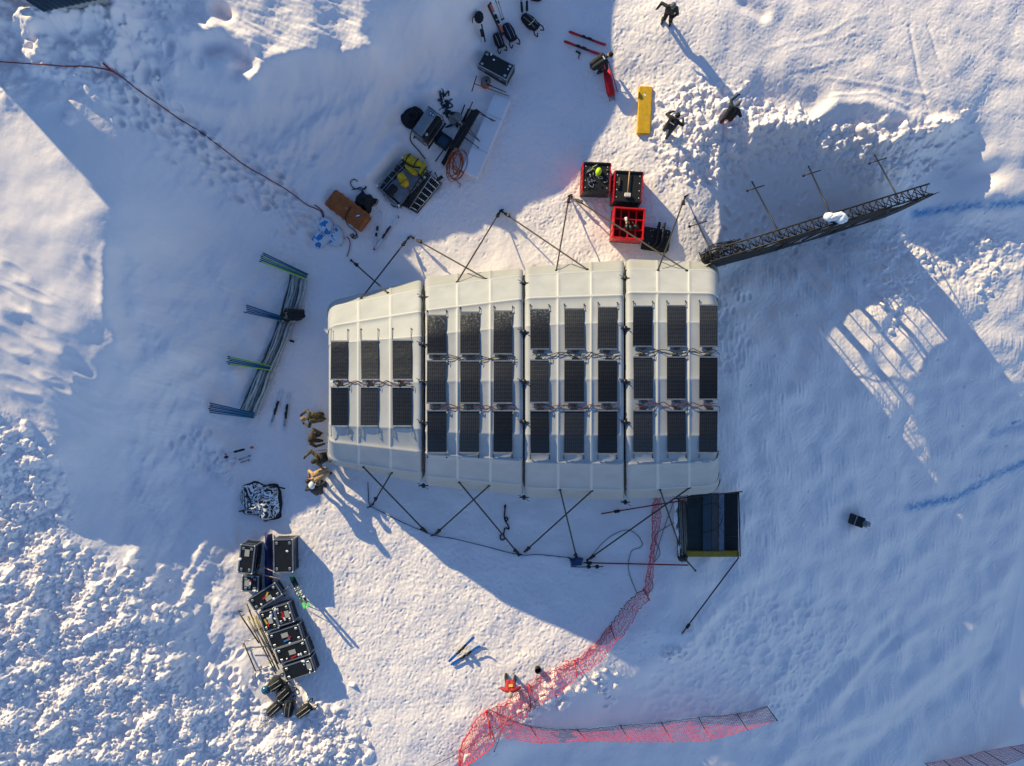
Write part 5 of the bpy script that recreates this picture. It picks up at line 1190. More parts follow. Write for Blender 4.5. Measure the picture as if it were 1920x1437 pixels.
t = thing('ground_winch', 'blue ground winch with ropes and black ratchets below the tent', 'winch', GP(1080, 1052, .1)); m = MB(); m.box((0, 0, .08), (.52, .36, .18), .1, 0, .05); m.tube([(-.3, .1, .1), (.3, .12, .12)], .07, 8); m.build('winch_body', mat('winch_blue', (.012, .05, .15), .5, var=.4), t); m = MB(); m.tube([(-.4, .22, .1), (-.1, .05, .2)], .03, 6); m.tube([(-.25, -.22, .04), (.1, -.24, .05), (1.2, -.22, .03)], .022, 6); m.build('bar', STEEL, t)
for x in (.55, .92):
    m = MB(); m.box((x, -.22, .07), (.17, .15, .14), .3, 0, .03); m.build('ratchet', RUB, t)
# half buried camera box
p = TP(1610, 978, .45); t = thing('camera_box', 'black box with a round grey instrument half buried in the snow slope', 'box', p, pang(28, 10)); m = MB(); m.box((0, 0, .15), (.58, .50, .6), 0, 0, .03); m.build('housing', BLK, t); m = MB(); m.box((-.15, 0, .455), (.05, .44, .012)); m.build('lid_seam', GREY, t); m = MB(); m.ball((.36, .0, .40), .17, 0, 16, (1, 1, .8)); m.build('instrument_dome', mat('dome_grey', (.16, .19, .22), .3), t)
m = MB(); m.box((.52, .02, .36), (.16, .24, .2), .2, 0, .02); m.tube([(.45, .16, .42), (.62, .08, .42)], .02, 5); m.tube([(.42, -.14, .40), (.60, -.18, .40)], .02, 5); m.build('mounting', ALU, t)
# black bucket
p = TP(1009, 1258, .3); t = thing('bucket', 'round black bucket standing in the sun right of the red jacket', 'bucket', p)
m = MB(); P = [[(r_ * math.cos(a * math.pi / 10), r_ * math.sin(a * math.pi / 10), z) for a in range(21)] for r_, z in ((.11, -.05), (.15, .3), (.135, .3), (.1, .02), (.001, .02))]; m.grid(P, flip=True); m.build('bucket_body', RUB, t); m = MB(); m.tube([(-.15, 0, .3), (-.1, .1, .32), (.1, .1, .32), (.15, 0, .3)], .01, 5); m.build('bail', STEEL, t)
# ------------------------------------------------------------------ guy straps of the tent
def mod_of(px):
    for i, q in enumerate(MOD):
        if px <= q[1] + 3: return i
    return 3
GUY = [  # roof px, ground px, ratchet fraction from the ground, label
 ((678,560),(766,447),.10,'guy strap from the upper left tent section to the pin by the ladders'),
 ((728,550),(659,489),.15,'short guy strap at the upper left tent corner reaching towards the sacks'),
 ((912,524),(775,447),.09,'long thin guy strap from the second tent section back to the pin by the ladders'),
 ((857,530),(938,397),.06,'guy strap from the second tent section up to the pin below the orange coil'),
 ((1101,506),(942,398),.06,'guy strap from the third tent section back to the pin below the orange coil'),
 ((1043,508),(1067,369),.07,'steep guy strap from the third tent section to the pin left of the crates'),
 ((1287,508),(1072,370),.07,'long pale guy strap passing over the open red crate'),
 ((1233,508),(1284,370),.09,'guy strap crossing the black mats to the pin near the banner wall'),
 ((682,876),(800,998),.05,'guy strap from the lower left tent corner crossing another one towards the middle'),
 ((735,886),(699,946),.18,'shortest guy strap at the lower left end of the tent'),
 ((861,904),(972,1038),.04,'guy strap from the second tent section down to the double pin below the tent'),
 ((918,910),(818,1000),.05,'guy strap from the second tent section down to the left pin'),
 ((1050,918),(1081,1046),.04,'steep guy strap running down to the blue ground winch'),
 ((1110,920),(984,1034),.05,'guy strap from the third tent section down to the double pin'),
 ((1237,918),(1278,1036),.03,'guy strap running down to the dark winch by the platform'),
 ((1293,914),(1101,1050),.05,'longest guy strap, from the right tent section to the blue winch'),
]
for (rp0, gp0, fr, lab) in GUY:
    mi = mod_of(rp0[0]); a = roof_pt(mi, *rp0) + Vector((0, 0, .06)); b = GP(*gp0, .06); t = thing('guy_strap', lab, 'guy strap', b, 0, 'guy straps of the tent')
    a = a - t.location; b = Vector((0, 0, 0))
    m = MB(); m.strap(a, b, .062, .02); m.build('webbing', WEB, t)
    u = (a - b).normalized(); c = b + (a - b) * fr; m = MB(); M = u.to_track_quat('X', 'Z').to_matrix().to_4x4(); M.translation = c + Vector((0, 0, .03))
    m.box((0, 0, 0), (.30, .13, .10), 0, 0, .03, M); m.box((.13, .02, .05), (.12, .17, .06), .3, 0, .02, M); m.box((-.18, .0, -.01), (.12, .07, .05), -.2, 0, .01, M); m.build('ratchet', RUB, t)
    m = MB(); m.strap(b + u * .02, b + u * ((a - b).length * fr), .05, .025); m.ball(b, .06, 0, 8); m.build('hook', STEEL, t)
    m = MB(); s = Vector((-u.y, u.x, 0)).normalized(); m.box(a, (.10, .10, .06), 0, 0, .02); m.build('roof_anchor', STEEL, t)
for (x, y, lab) in ((769,445,'ground pin shared by two straps near the ladders'),(940,395,'ground pin shared by two straps below the orange coil'),(1069,367,'ground pin shared by two straps left of the crates'),(1286,368,'ground pin with a strap loop beside the snow ridge'),(812,1003,'left ground pin of the rope below the tent'),(975,1040,'double ground pin in the middle of the rope below the tent'),(693,950,'ground pin at the left end of the rope below the tent')):
    t = thing('ground_pin', lab, 'ground pin', GP(x, y), 0, 'ground pins of the tent straps'); m = MB(); m.tube([(0, 0, -.3), (.03, .02, .12)], .028, 6); m.build('shaft', STEEL, t); m = MB(); m.tube([(-.10, -.04, .08), (0, 0, .13), (.10, .02, .08)], .03, 6); m.build('eye', STEEL, t)
def rope(name, label, cat, P, r, mt, dz=.03, n=6, group=None):
    Q = []
    for p in P:
        Q.append(GP(p[0], p[1], dz + (p[2] if len(p) > 2 else 0)))
    L = smooth_line(Q, n)
    for p in L: p.z = max(p.z, hz(p.x, p.y) + r * .6)
    m = MB(); m.tube(L, r, 5); return tag(m.build(name, mt), label, cat, group)
ROPE = mat('rope_blue_black', (.03, .05, .09), .7)
rope('rope', 'thin dark rope pegged along the ground below the tent', 'rope', [(690,905),(691,925),(694,947),(720,962),(760,982),(812,1003),(850,1010),(900,1022),(972,1040),(1010,1040),(1070,1046)], .017, ROPE)
rope('rope', 'thin black cable looping over the snow between the blue winch and the red net', 'cable', [(1110,1042),(1130,1018),(1155,1000),(1178,994),(1195,1004),(1204,1018),(1201,1026),(1186,1032),(1180,1045),(1178,1065),(1184,1088),(1194,1112)], .013, CABLE)
rope('rope', 'thin black cable looping between the red net and the platform', 'cable', [(1268,978),(1250,988),(1232,1000),(1228,1014),(1236,1030),(1236,1042),(1226,1054)], .013, CABLE)
rope('rope', 'thin cable beside the lower bend of the red net', 'cable', [(1215,1080),(1224,1096),(1220,1108),(1210,1114)], .013, CABLE)
rope('rope', 'thin straight blue cable hanging from the tent corner to the red net', 'cable', [(1262,942),(1250,975),(1238,1010),(1226,1054)], .013, ROPE, .06)
rope('rope', 'thin red cable end trailing in the snow left of the orange case', 'cable', [(590,385),(598,390),(604,396),(607,402),(607,410)], .02, CABLER)
m = MB(); g = GP(947, 950, .05)
m.box(g, (.18, .09, .06), 1.4, 0, .02); m.tube(smooth_line([GP(*q, .05) for q in ((947,953),(946,962),(946,972),(949,977),(952,972),(948,970),(947,976),(952,984),(954,992),(947,990),(944,1000),(938,1004),(940,1012),(946,1010),(944,1000))], 5), .03, 5)
tag(m.build('loose_strap', BLKF), 'loose black strap curled on the shaded snow below the tent', 'strap')
# red straps
def strap_thing(label, a, b, blob=None, mt=None, za=.1, zb=.1, A=None, B=None):
    p = A if A else GP(*a, za); q = B if B else GP(*b, zb); t = thing('red_strap', label, 'strap', p, 0, 'red straps near the platform'); d = q - p
    m = MB(); m.strap((0, 0, 0), d, .055, .02); m.build('webbing', mt or mat('red_webbing', (.24, .012, .022), .7), t); c = d * (blob or .1); u = d.normalized(); M = u.to_track_quat('X', 'Z').to_matrix().to_4x4(); M.translation = c + Vector((0, 0, .03))
    m = MB(); m.box((0, 0, 0), (.26, .14, .09), 0, 0, .03, M); m.build('ratchet', STEEL if not mt else RUB, t); m = MB(); m.tube([(0, 0, 0), -u * .12], .03, 5); m.build('hook', STEEL, t)
strap_thing('dark red strap from the platform corner to a hook in the trampled snow', (1281, 1184), (1384, 1047), .08, mat('dark_red_webbing', (.10, .012, .018), .7), .05, .5, None, W(1385, 1046, .7))
strap_thing('red strap running level from the blue winch to the platform winch', (1098, 1054), (1288, 1057), .03, None, .15, .3)
strap_thing('red strap with a round red pad between the tent and the platform', (1132, 962), (1280, 934), .16, None, .1, .6)
# long red cable across the hill
rope('long_cable', 'long red cable running down the snow hill from the left edge to the orange case', 'cable', [(-40,114),(0,117),(60,121),(120,125),(160,126),(185,129),(208,134),(230,146),(260,170),(300,198),(340,226),(380,251),(420,281),(460,311),(500,334),(540,358),(575,384),(590,391),(602,397),(606,408)], .024, mat('cable_dark_red', (.24, .03, .02), .6), .05, 8)
m = MB(); m.tube([GP(200, 124, .25), GP(207, 131, .15), GP(221, 141, .1)], .035, 6); tag(m.build('cable_stake', mat('stake_red', (.45, .02, .03), .5)), 'red stake holding the long red cable on the hill', 'stake')
# ------------------------------------------------------------------ red safety nets
NETM = mat('net_red', (.60, .012, .03), .6); NETD = mat('net_dark_red', (.45, .03, .06), .6); POST = mat('post_red', (.55, .03, .03), .45); POSTK = mat('post_black', (.02, .02, .022), .5)
def resample(P, step):
    L = [0]
    for a, b in zip(P[:-1], P[1:]): L.append(L[-1] + (b - a).length)
    n = max(2, int(L[-1] / step)); out = []
    for i in range(n + 1):
        s = L[-1] * i / n; k = 0
        while k < len(L) - 2 and L[k + 1] < s: k += 1
        out.append((k + (s - L[k]) / max(1e-6, L[k + 1] - L[k])))
    return out
def at_par(P, q): k = min(int(q), len(P) - 2); return P[k] + (P[k + 1] - P[k]) * (q - k)
def net(root, B, T, rows, mt, cell=.13, r=.0065, sag=.08, edge=.014, edge_m=None, wob=.02):
    B = smooth_line(B, 4); T = smooth_line(T, 4); Q = resample(B, cell); G = []
    for i, q in enumerate(Q):
        b, t_ = at_par(B, q), at_par(T, q); d = t_ - b; nrm = Vector((d.y, -d.x, 0)); col = []
        for j in range(rows + 1):
            f = j / rows; p = b + d * f - Vector((0, 0, sag * math.sin(math.pi * f))) + Vector((random.gauss(0, wob), random.gauss(0, wob), random.gauss(0, wob * .5)))
            g = hz(p.x, p.y) + .02; p.z = max(p.z, g); col.append(p)
        G.append(col)
    m = MB()
    for j in range(rows + 1): m.tube([c[j] for c in G], edge if j in (0, rows) else r, 3, 1 if edge_m and j == 0 else 0, False)
    for c in G: m.tube(c, r, 3, 0, False)
    return m.build('net_mesh', [mt, edge_m or mt], root)
tn = thing('safety_net', 'long sagging red safety net winding down from under the tent to the bottom edge', 'safety net')
bA = [(1229,930),(1223,960),(1222,985),(1222,1015),(1217,1050),(1213,1080),(1206,1106)]; tA = [(1236,930),(1236,962),(1234,985),(1227,1012),(1223,1050),(1220,1082),(1212,1116)]
net(tn, [GP(*p, .05) for p in bA], [GP(*p, .35) for p in tA], 6, NETM, .09, .009, .05, .016, None, .03)
bB = [(1206,1106),(1190,1115),(1172,1133),(1158,1152),(1143,1173)]; tB = [(1212,1117),(1197,1128),(1186,1145),(1170,1172),(1151,1192)]
net(tn, [GP(*p, .10) for p in bB], [GP(*p, .75) for p in tB], 9, NETM, .09, .008, .10, .018, CABLE, .03)
bC = [(1143,1173),(1125,1196),(1105,1218),(1077,1238),(1050,1250),(1020,1262),(991,1283)]; tC = [(1151,1192),(1135,1215),(1110,1240),(1080,1260),(1060,1280),(1030,1300),(995,1320)]
net(tn, [GP(*p, .06) for p in bC], [GP(*p, .60) for p in tC], 9, NETM, .10, .0075, .25, .016, None, .04)
bD = [(991,1283),(960,1305),(935,1322),(912,1332)]; tD = [(995,1320),(975,1338),(945,1352),(927,1375)]
net(tn, [GP(*p, .06) for p in bD], [GP(*p, .70) for p in tD], 10, NETM, .10, .008, .2, .016, None, .05)
bE = [(912,1331),(895,1345),(880,1370),(866,1395),(861,1420),(860,1450)]; tE = [(928,1376),(915,1390),(895,1405),(882,1415),(874,1432),(872,1455)]
net(tn, [GP(*p, .15) for p in bE], [GP(*p, .9) for p in tE], 12, NETM, .09, .0085, .1, .03, None, .02)
m = MB()
for a, b in (((991,1282),(995,1319)), ((1077,1238),(1079,1260)), ((1143,1173),(1151,1192)), ((1206,1104),(1213,1118)), ((913,1331),(921,1372)), ((910,1333),(928,1376)), ((861,1405),(866,1437))):
    m = MB(); m.tube([GP(*a, .02), GP(*b, .7)], .026, 6); m.build('net_post', POST, tn)
m = MB(); m.tube(smooth_line([GP(1053, 1236, .3), GP(1064, 1235, .3), GP(1065, 1241, .3), GP(1058, 1245, .3), GP(1055, 1242, .3)], 4), .022, 5); m.build('tie_loop', POST, tn)
m = MB(); P = [[GP(872 - 1 * i, 1404 + 7 * i, .55) + Vector((.38 * j / 3, .10 * j / 3 + .02 * i, .02 * math.sin(i + j))) for j in range(4)] for i in range(4)]
m.grid(P); o = m.build('white_tag', WHT, tn); o.modifiers.new('t', 'SOLIDIFY').thickness = .01
t = thing('bamboo_pole', 'grey pole leaning through the lower corner of the red net', 'pole'); m = MB(); m.tube([GP(954, 1322, .9), GP(927, 1405, .2)], .022, 6); m.build('shaft', mat('pole_grey', (.25, .21, .17), .6), t); m = MB(); m.ball(GP(927, 1405, .2), .035); m.build('pole_tip', STEEL, t)
rope('rope', 'thin dark rope running from the snow bags down to the bottom edge', 'rope', [(1040,1283),(1000,1316),(960,1345),(900,1385),(850,1415),(800,1440)], .014, CABLE, .12)
t2 = thing('safety_net', 'red and black posted safety net along the lower slope, right of the corner', 'safety net')
PX = [(930,1337,946,1384),(994,1362,1014,1393),(1082,1368,1101,1390),(1163,1361,1182,1391),(1240,1355,1261,1391),(1310,1346,1332,1387),(1382,1339,1401,1368),(1438,1325,1457,1351)]
Bs = [GP(a, b, .02) for a, b, c, d in PX]; Ts = []
for (a, b, c, d), g in zip(PX, Bs): z = g.z + 1.25; Ts.append(W(c, d, z))
net(t2, Bs, Ts, 11, NETM, .11, .0085, .06, .013, CABLE, .012)
for i, (b, t_) in enumerate(zip(Bs, Ts)):
    if i == 0: continue
    m = MB(); md = b + (t_ - b) * .55; u = (t_ - b).normalized(); m.tube([b - u * .3, md], .024, 6); po = m.build('net_post', POSTK, t2); 
    m = MB(); m.tube([md, t_ + u * .05], .025, 6); m.build('post_top', POST if i < 6 else POSTK, po)
t3 = thing('safety_net', 'dark red safety net cut off by the lower right corner', 'safety net')
PX = [(1735,1432,1775,1470),(1769,1426,1805,1455),(1801,1420,1840,1448),(1819,1416,1860,1440),(1846,1409,1888,1434),(1893,1400,1930,1419),(1940,1392,1975,1410)]
Bs = [GP(a, b, .02) for a, b, c, d in PX]; Ts = [W(c, d, g.z + 1.2) for (a, b, c, d), g in zip(PX, Bs)]
net(t3, Bs, Ts, 11, NETD, .10, .010, .04, .013, None, .01)
for i, (b, t_) in enumerate(zip(Bs, Ts)):
    m = MB(); m.tube([b, t_], .022, 6); m.build('net_post', POSTK, t3)
# ------------------------------------------------------------------ people
def capsule(m, a, b, ra, rb, n=12):
    a, b = Vector(a), Vector(b); d = b - a; L = d.length
    u = d.normalized() if L > 1e-6 else Vector((0, 0, 1)); x = u.orthogonal().normalized(); y = u.cross(x); rings = []
    for k in range(5): th = math.pi / 2 * (1 - k / 4); rings.append((a - u * ra * math.sin(th), max(ra * math.cos(th), 1e-4)))
    for k in range(5): th = math.pi / 2 * k / 4; rings.append((b + u * rb * math.sin(th), max(rb * math.cos(th), 1e-4)))
    vs = []; fs = []
    for c, r in rings:
        for j in range(n): an = 2 * math.pi * j / n; vs.append(c + (x * math.cos(an) + y * math.sin(an)) * r)
    for i in range(9):
        for j in range(n): jj = (j + 1) % n; fs.append((i * n + j, i * n + jj, i * n + n + jj, i * n + n + j))
    m.add(vs, fs)
SKIN = mat('skin', (.42, .22, .15), .55); BOOT = mat('boot_dark', (.025, .025, .027), .5); GLOVE = mat('glove_black', (.018, .018, .02), .7)
def person(label, px, py, heading, jacket, pants, lean=5, crouch=0.0, feet=((-.13, 0), (.13, .05)), hands=None, head_dir=None, hat=None, hat_kind='beanie', hair=None, scale=1.0, boots=None, glove=None, pack=None, twist=0, extra=None):
    g = GP(px, py); t = thing('person', label, 'person', g, heading - math.pi / 2); t.scale = (scale,) * 3
    ln = R(lean); hipz = .93 - crouch; pel = Vector((0, -.12 * math.sin(ln) - .25 * crouch, hipz)); ax = Vector((0, math.sin(ln), math.cos(ln))); fw = Vector((0, math.cos(ln), -math.sin(ln)))
    tw = Matrix.Rotation(R(twist), 3, 'Z'); ax = tw @ ax; fw = tw @ fw; rt = tw @ Vector((1, 0, 0))
    chest = pel + ax * .36; neck = pel + ax * .54; hd = head_dir or (ax * .75 + Vector((0, .15, .35)))
    hd = Vector(hd).normalized(); head = neck + hd * .19
    bones = []   # (a, b, ra, rb, material)
    def B(a, b, ra, rb, mi): bones.append((Vector(a), Vector(b), ra, rb, mi))
    for s in (-1, 1):
        B(pel + rt * s * .085 + ax * .02, chest + rt * s * .10, .145, .150, 0); B(chest + rt * s * .08, neck + rt * s * .10 - ax * .06, .14, .105, 0); B(pel + rt * s * .08, pel + rt * s * .09 - ax * .07, .145, .13, 0)
        sh = neck + rt * s * .185 - ax * .06
        hp_ = (hands[0] if s < 0 else hands[1]) if hands else None
        hand = Vector(hp_) if hp_ is not None else sh + Vector((s * .12, .14, -.50))
        d = hand - sh
        if d.length > .56: hand = sh + d.normalized() * .56; d = hand - sh
        bend = math.sqrt(max(.0, .30 ** 2 - (d.length / 2) ** 2)); pole = (rt * s * .8 - fw * .5 - Vector((0, 0, .3))); pole -= d.normalized() * pole.dot(d.normalized()); el = sh + d * .5 + pole.normalized() * bend
        B(neck + rt * s * .1 - ax * .06, sh, .10, .088, 0); B(sh, el, .082, .070, 0); B(el, hand, .068, .050, 0)
        hu = (hand - el).normalized(); pr = hu.cross(fw); pr = pr.normalized() if pr.length > .1 else rt; B(hand, hand + hu * .07, .045, .043, 3)
        cur = hu.cross(pr).normalized()
        for k in range(4):
            r0 = hand + hu * .085 + pr * (-.036 + .024 * k); l = (.062, .075, .07, .055)[k]; mid = r0 + hu * l * .6 + cur * .012; B(r0, mid, .0125, .012, 3); B(mid, mid + hu * l * .35 + cur * .03, .012, .011, 3)
        th0 = hand + hu * .02 + pr * s * -.04; B(th0, th0 + (hu * .5 - pr * s * .6).normalized() * .06, .014, .013, 3)
        fx_, fy_ = feet[0] if s < 0 else feet[1]; hip = pel + Vector((s * .095, 0, -.04)); gz = hz(*(g + Matrix.Rotation(heading - math.pi / 2, 3, 'Z') @ Vector((fx_, fy_, 0)))[:2]) - g.z; gz = max(-.25, min(.25, gz))
        ank = Vector((fx_, fy_, .10 + gz)); dk = ank - hip; hl = max(.0, .44 ** 2 - (dk.length / 2) ** 2); kn = hip + dk * .5 + Vector((s * .03, 1, .15)).normalized() * math.sqrt(hl) * .98
        B(hip, kn, .115, .085, 1); B(kn, ank + Vector((0, 0, .12)), .085, .075, 1); B(ank + Vector((0, 0, .1)), ank, .072, .06, 2); B(ank + Vector((0, -.05, -.045)), ank + Vector((s * .02, .17, -.05)), .058, .05, 2)
    B(neck - ax * .04, neck + hd * .08, .075, .062, 0); B(neck + hd * .02, head, .058, .06, 4); B(head, head + hd * .05, .098, .095, 4)
    face = fw - hd * fw.dot(hd); face = face.normalized() if face.length > .05 else Vector((0, 1, 0)); B(head + face * .08 - hd * .06, head + face * .06 - hd * .03, .05, .06, 4); B(head + face * .095 + hd * .03, head + face * .115 - hd * .005, .012, .017, 4)
    sd = hd.cross(face)
    for s in (-1, 1): B(head + sd * s * .095 + hd * .02, head + sd * s * .10 - hd * .02, .02, .018, 4)
    m = MB()
    for a, b, ra, rb, mi in bones: capsule(m, a, b, ra, rb)
    tmp = m.build('tmp', SKIN); md = tmp.modifiers.new('r', 'REMESH'); md.mode = 'VOXEL'; md.voxel_size = .0145; sm = tmp.modifiers.new('s', 'SMOOTH'); sm.iterations = 3; sm.factor = .5
    dg = bpy.context.evaluated_depsgraph_get(); me_ = bpy.data.meshes.new_from_object(tmp.evaluated_get(dg)); bpy.data.objects.remove(tmp)
    me_.name = 'body'; me_.materials.clear()
    for q in (jacket, pants, boots or BOOT, glove or GLOVE, SKIN): me_.materials.append(q)
    n = len(me_.polygons); C = np.zeros(n * 3); me_.polygons.foreach_get('center', C); C = C.reshape(-1, 3); best = np.full(n, 9.0); mi = np.zeros(n, np.int32)
    for a, b, ra, rb, k in bones:
        a_ = np.array(a); d = np.array(b - a); L2 = (d * d).sum() + 1e-9; tt = np.clip(((C - a_) @ d) / L2, 0, 1); ds = np.sqrt(((C - a_ - tt[:, None] * d) ** 2).sum(1)) - (ra + (rb - ra) * tt); w = ds < best; best[w] = ds[w]; mi[w] = k
    me_.polygons.foreach_set('material_index', mi); me_.polygons.foreach_set('use_smooth', np.ones(n, bool))
    o = bpy.data.objects.new('body', me_); COL.objects.link(o); o.parent = t
    # eyes, mouth line
    m = MB()
    for s in (-1, 1): m.ball(head + face * .098 + sd * s * .034 + hd * .03, .012, 0, 8)
    m.build('eyes', mat('eye_dark', (.02, .015, .012), .3), t); m = MB(); m.tube([head + face * .112 - hd * .055 + sd * .025, head + face * .116 - hd * .057, head + face * .112 - hd * .055 - sd * .025], .006, 5); m.build('mouth', mat('lip', (.30, .10, .09), .5), t)
    Mh = Matrix((sd, face, hd)).transposed().to_4x4(); Mh.translation = head + hd * .045
    if hat or hair:
        m = MB(); vs0 = len(m.v); m.ball((0, -.012, .02), .118 if hat_kind != 'helmet' else .145, 0, 16, (.95, 1.12, 1.0)); m.v = [tuple(Mh @ Vector((v[0], v[1], v[2] if v[2] > -.03 or v[1] < .03 else -.005 + v[2] * .0 + .02))) for v in m.v]
        hname = {'beanie': 'beanie', 'helmet': 'helmet', 'cap': 'cap', 'hood': 'hood', 'hair': 'hair'}[hat_kind]; ho = m.build(hname, hat or hair, t)
        if hat_kind in ('cap', 'helmet'):
            m = MB(); m.ball((0, .13, -.005), .075, 0, 10, (1.1, 1, .22)); m.v = [tuple(Mh @ Vector(v)) for v in m.v]; m.build('brim', hat, ho)
        if hat_kind == 'helmet':
            m = MB(); m.tube([tuple(Mh @ Vector((.15 * math.sin(a), .155 * math.cos(a), -.01))) for a in (-1.2, -.8, -.4, 0, .4, .8, 1.2)], .028, 6); m.build('goggles', BLK, ho)
    if pack:
        m = bag_mesh(.46, .34, .2, random, 10, .7); pm = Matrix((ax, rt, -fw)).transposed().to_4x4(); pm.translation = chest - fw * .14; m.v = [tuple(pm @ Vector(v)) for v in m.v]; m.build('backpack', pack, t)
    if extra: extra(t, dict(pel=pel, chest=chest, neck=neck, head=head, ax=ax, fw=fw, rt=rt, face=face, hd=hd))
    return t
JB = mat('jacket_black', (.016, .017, .019), .75, var=.5, scale=9, bump=.35); JG = mat('jacket_charcoal', (.03, .03, .032), .75, var=.4, scale=9, bump=.35); JO = mat('jacket_black_green', (.018, .021, .017), .75, var=.4, scale=9, bump=.35)
CAMO = mat('camouflage', (.02, .022, .014), .8, col2=(.13, .10, .045), lo=.42, hi=.58, scale=11, bump=.3); OLB = mat('jacket_brown_olive', (.075, .052, .022), .8, var=.4, scale=9, bump=.35); TAN = mat('jacket_tan', (.52, .33, .17), .75, var=.15, scale=9, bump=.3)
JR = mat('jacket_red', (.36, .022, .022), .65, var=.25, scale=9, bump=.3); PK = mat('trousers_black', (.014, .014, .016), .75, var=.3, scale=9, bump=.3); HG = mat('hat_grey', (.14, .15, .16), .8); HK = mat('hat_black', (.014, .014, .015), .8); HW = mat('helmet_white', (.74, .75, .77), .25, spec=.7); HAIR = mat('hair_brown', (.05, .03, .018), .7); PW = mat('patch_white', (.75, .75, .75), .6)
def patch(col, w, h, dz=0.1, dx=0):
    def f(t, J):
        pm = Matrix((J['rt'], J['ax'], -J['fw'])).transposed().to_4x4(); pm.translation = J['chest'] - J['fw'] * .158 + J['ax'] * dz + J['rt'] * dx
        m = MB(); m.box((0, 0, 0), (w, h, .014), 0, 0, .004, pm); m.build('back_patch', col, t)
    return f
west, east, south, north = math.pi, 0, -math.pi / 2, math.pi / 2
person('person in dark clothes walking down the slope at the top edge, long shadow behind', 1248, 41, south - .15, JO, PK, 10, .02, ((-.17, .02), (.15, -.04)), ((-.1, .35, 1.05), (.55, .0, 1.05)), None, HG, 'beanie')
person('person in black jacket with white back stripe striding beside the snow ridge', 1250, 249, R(55), JB, mat('trousers_blue_black', (.03, .035, .05), .75, var=.3, scale=9, bump=.3), 22, .04, ((-.18, .10), (.12, -.18)), ((-.3, .45, 1.05), (.3, .45, 1.0)), None, HK, 'beanie', extra=patch(PW, .22, .035, .02))
person('person in dark jacket and grey hat with red boots, reaching out on the snow ridge', 1359, 228, R(62), JO, mat('trousers_brown_black', (.03, .022, .016), .75, var=.4, scale=9), 25, .10, ((-.12, -.08), (.13, .10)), ((-.15, .75, 1.15), (.28, .2, .8)), None, HG, 'beanie', boots=mat('boot_red', (.55, .08, .06), .5))
person('person in black bending low over the bundle of red flags', 1116, 134, R(30), JB, PK, 72, .08, ((-.2, -.05), (.16, .08)), ((.0, .55, .42), (.42, .25, .40)), Vector((.1, .9, .15)), HK, 'hood', extra=patch(PW, .16, .05, .12, .02))
person('person in black crouching over the folded canvas on the left bank', 562, 592, west + .15, JB, PK, 55, .38, ((-.16, .0), (.16, -.05)), ((-.12, .62, .42), (.15, .6, .40)), Vector((0, .7, .5)), HK, 'beanie')
person('person in camouflage leaning forward at the tent door, uppermost of the group', 605, 781, west + .1, CAMO, CAMO, 48, .08, ((-.12, -.05), (.14, .05)), ((-.25, .6, .8), (.2, .65, .85)), Vector((0, .8, .25)), mat('hat_tan', (.25, .17, .09), .8), 'cap', pack=None)
person('person in brown olive jacket and black cap holding a pole towards the tent', 596, 819, east - .1, OLB, mat('trousers_olive', (.035, .03, .018), .8, var=.4, scale=9), 12, .02, ((-.15, 0), (.14, .06)), ((-.30, .30, 1.0), (.22, .50, 1.05)), None, HK, 'cap')
person('person in camouflage raising an arm with a pole beside the tent', 615, 855, west + .35, CAMO, CAMO, 22, .04, ((-.13, .0), (.13, .05)), ((-.1, .35, .95), (.32, .52, 1.42)), None, mat('hat_dark_olive', (.03, .03, .018), .8), 'beanie', pack=BLKF)
person('person in camouflage half hidden under the tent edge', 644, 851, west + .6, CAMO, CAMO, 10, .0, ((-.12, 0), (.12, .05)), None, None, mat('hat_olive', (.10, .08, .035), .8), 'cap')
person('person in tan jacket and black trousers bending forward below the camouflaged group', 613, 884, west + .5, TAN, PK, 58, .06, ((-.15, -.1), (.15, .1)), ((-.18, .55, .75), (.16, .58, .78)), Vector((0, .85, .2)), None, 'hair', HAIR)
person('person in black with a white helmet, lowest of the group by the tent', 605, 914, R(105), JG, PK, 30, .06, ((-.14, -.02), (.16, .05)), ((-.3, .35, .9), (.26, .42, .95)), None, HW, 'helmet')
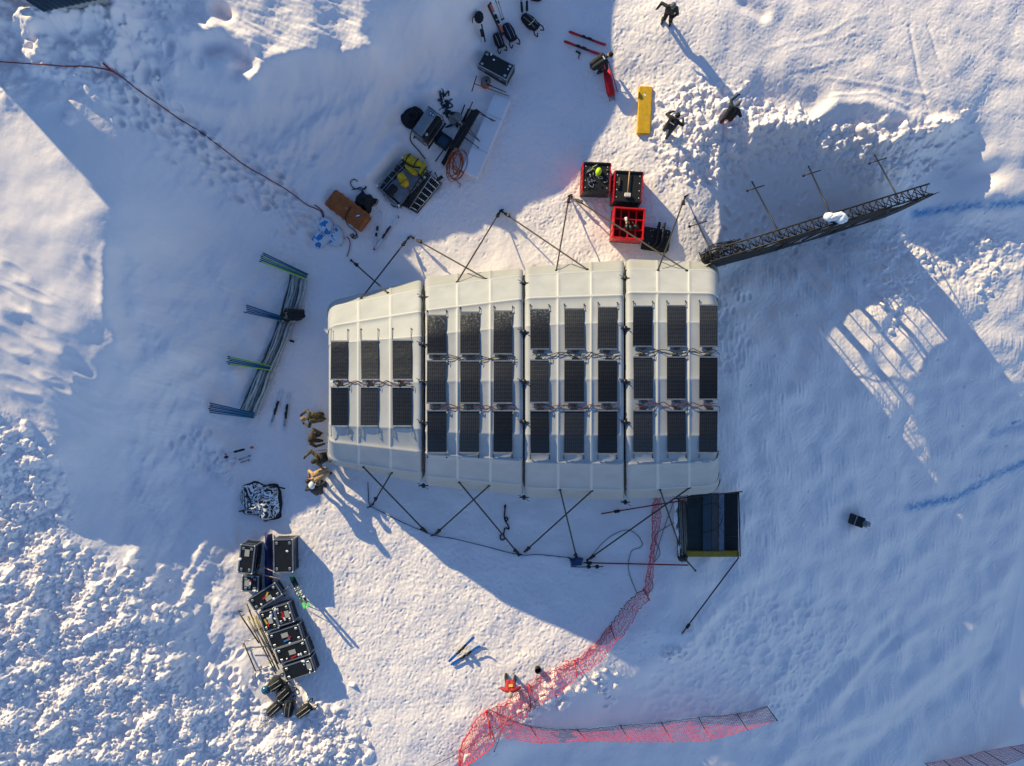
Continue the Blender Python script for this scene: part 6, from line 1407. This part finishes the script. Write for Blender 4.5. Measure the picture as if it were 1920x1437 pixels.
person('person in red jacket with a tan square on the back on the sunlit plaza', 957, 1268, south, JR, PK, 14, .02, ((-.20, .02), (.20, -.06)), ((-.34, .22, .95), (.32, .25, .92)), None, mat('hat_cream', (.45, .38, .28), .8), 'beanie', extra=patch(mat('patch_tan', (.62, .36, .12), .7), .17, .19, .02, -.02))
for (a, b, lab, za, zb) in (((604,832),(620,829),'thin pole held by the person in the brown olive jacket', 1.0, 1.0), ((586,846),(620,843),'thin pole held up by the person in camouflage', 1.5, 1.4)):
    t = thing('held_pole', lab, 'pole'); m = MB(); m.tube([W(*a, za), W(*b, zb)], .018, 6); m.build('shaft', mat('pole_dark_brown', (.08, .06, .045), .6), t); m = MB(); m.ball(W(*b, zb), .03); m.build('pole_tip', STEEL, t)
# ------------------------------------------------------------------ camera, light
cam = bpy.data.cameras.new('camera'); co_ = bpy.data.objects.new('camera', cam); COL.objects.link(co_)
co_.location = (0, 0, CAMH); co_.rotation_euler = (0, 0, 0)
cam.sensor_width = 36; cam.sensor_fit = 'HORIZONTAL'; cam.lens = 36 * CAMH * PPM / 1920.0
cam.clip_start = .5; cam.clip_end = 3000
S.camera = co_
sd = Vector((SUN_H.x * math.cos(SUN_EL), SUN_H.y * math.cos(SUN_EL), math.sin(SUN_EL)))
sl = bpy.data.lights.new('sun', 'SUN'); so_ = bpy.data.objects.new('sun', sl); COL.objects.link(so_)
sl.energy = 3.95; sl.angle = R(.53); sl.color = (1, .84, .48)
so_.rotation_euler = sd.to_track_quat('Z', 'Y').to_euler(); so_.location = (-60, 70, 60)
w = bpy.data.worlds.new('World'); S.world = w; w.use_nodes = True
bg = w.node_tree.nodes['Background']; sky = w.node_tree.nodes.new('ShaderNodeTexSky'); sky.sky_type = 'NISHITA'; sky.sun_disc = False
sky.sun_elevation = SUN_EL; sky.sun_rotation = math.atan2(SUN_H.x, SUN_H.y); sky.altitude = 2200; sky.air_density = 1.0; sky.dust_density = .2; sky.ozone_density = 3.4
w.node_tree.links.new(sky.outputs['Color'], bg.inputs['Color']); bg.inputs['Strength'].default_value = .132
S.view_settings.view_transform = 'Standard'; S.view_settings.look = 'None'; S.view_settings.exposure = 0.58; S.view_settings.gamma = 1
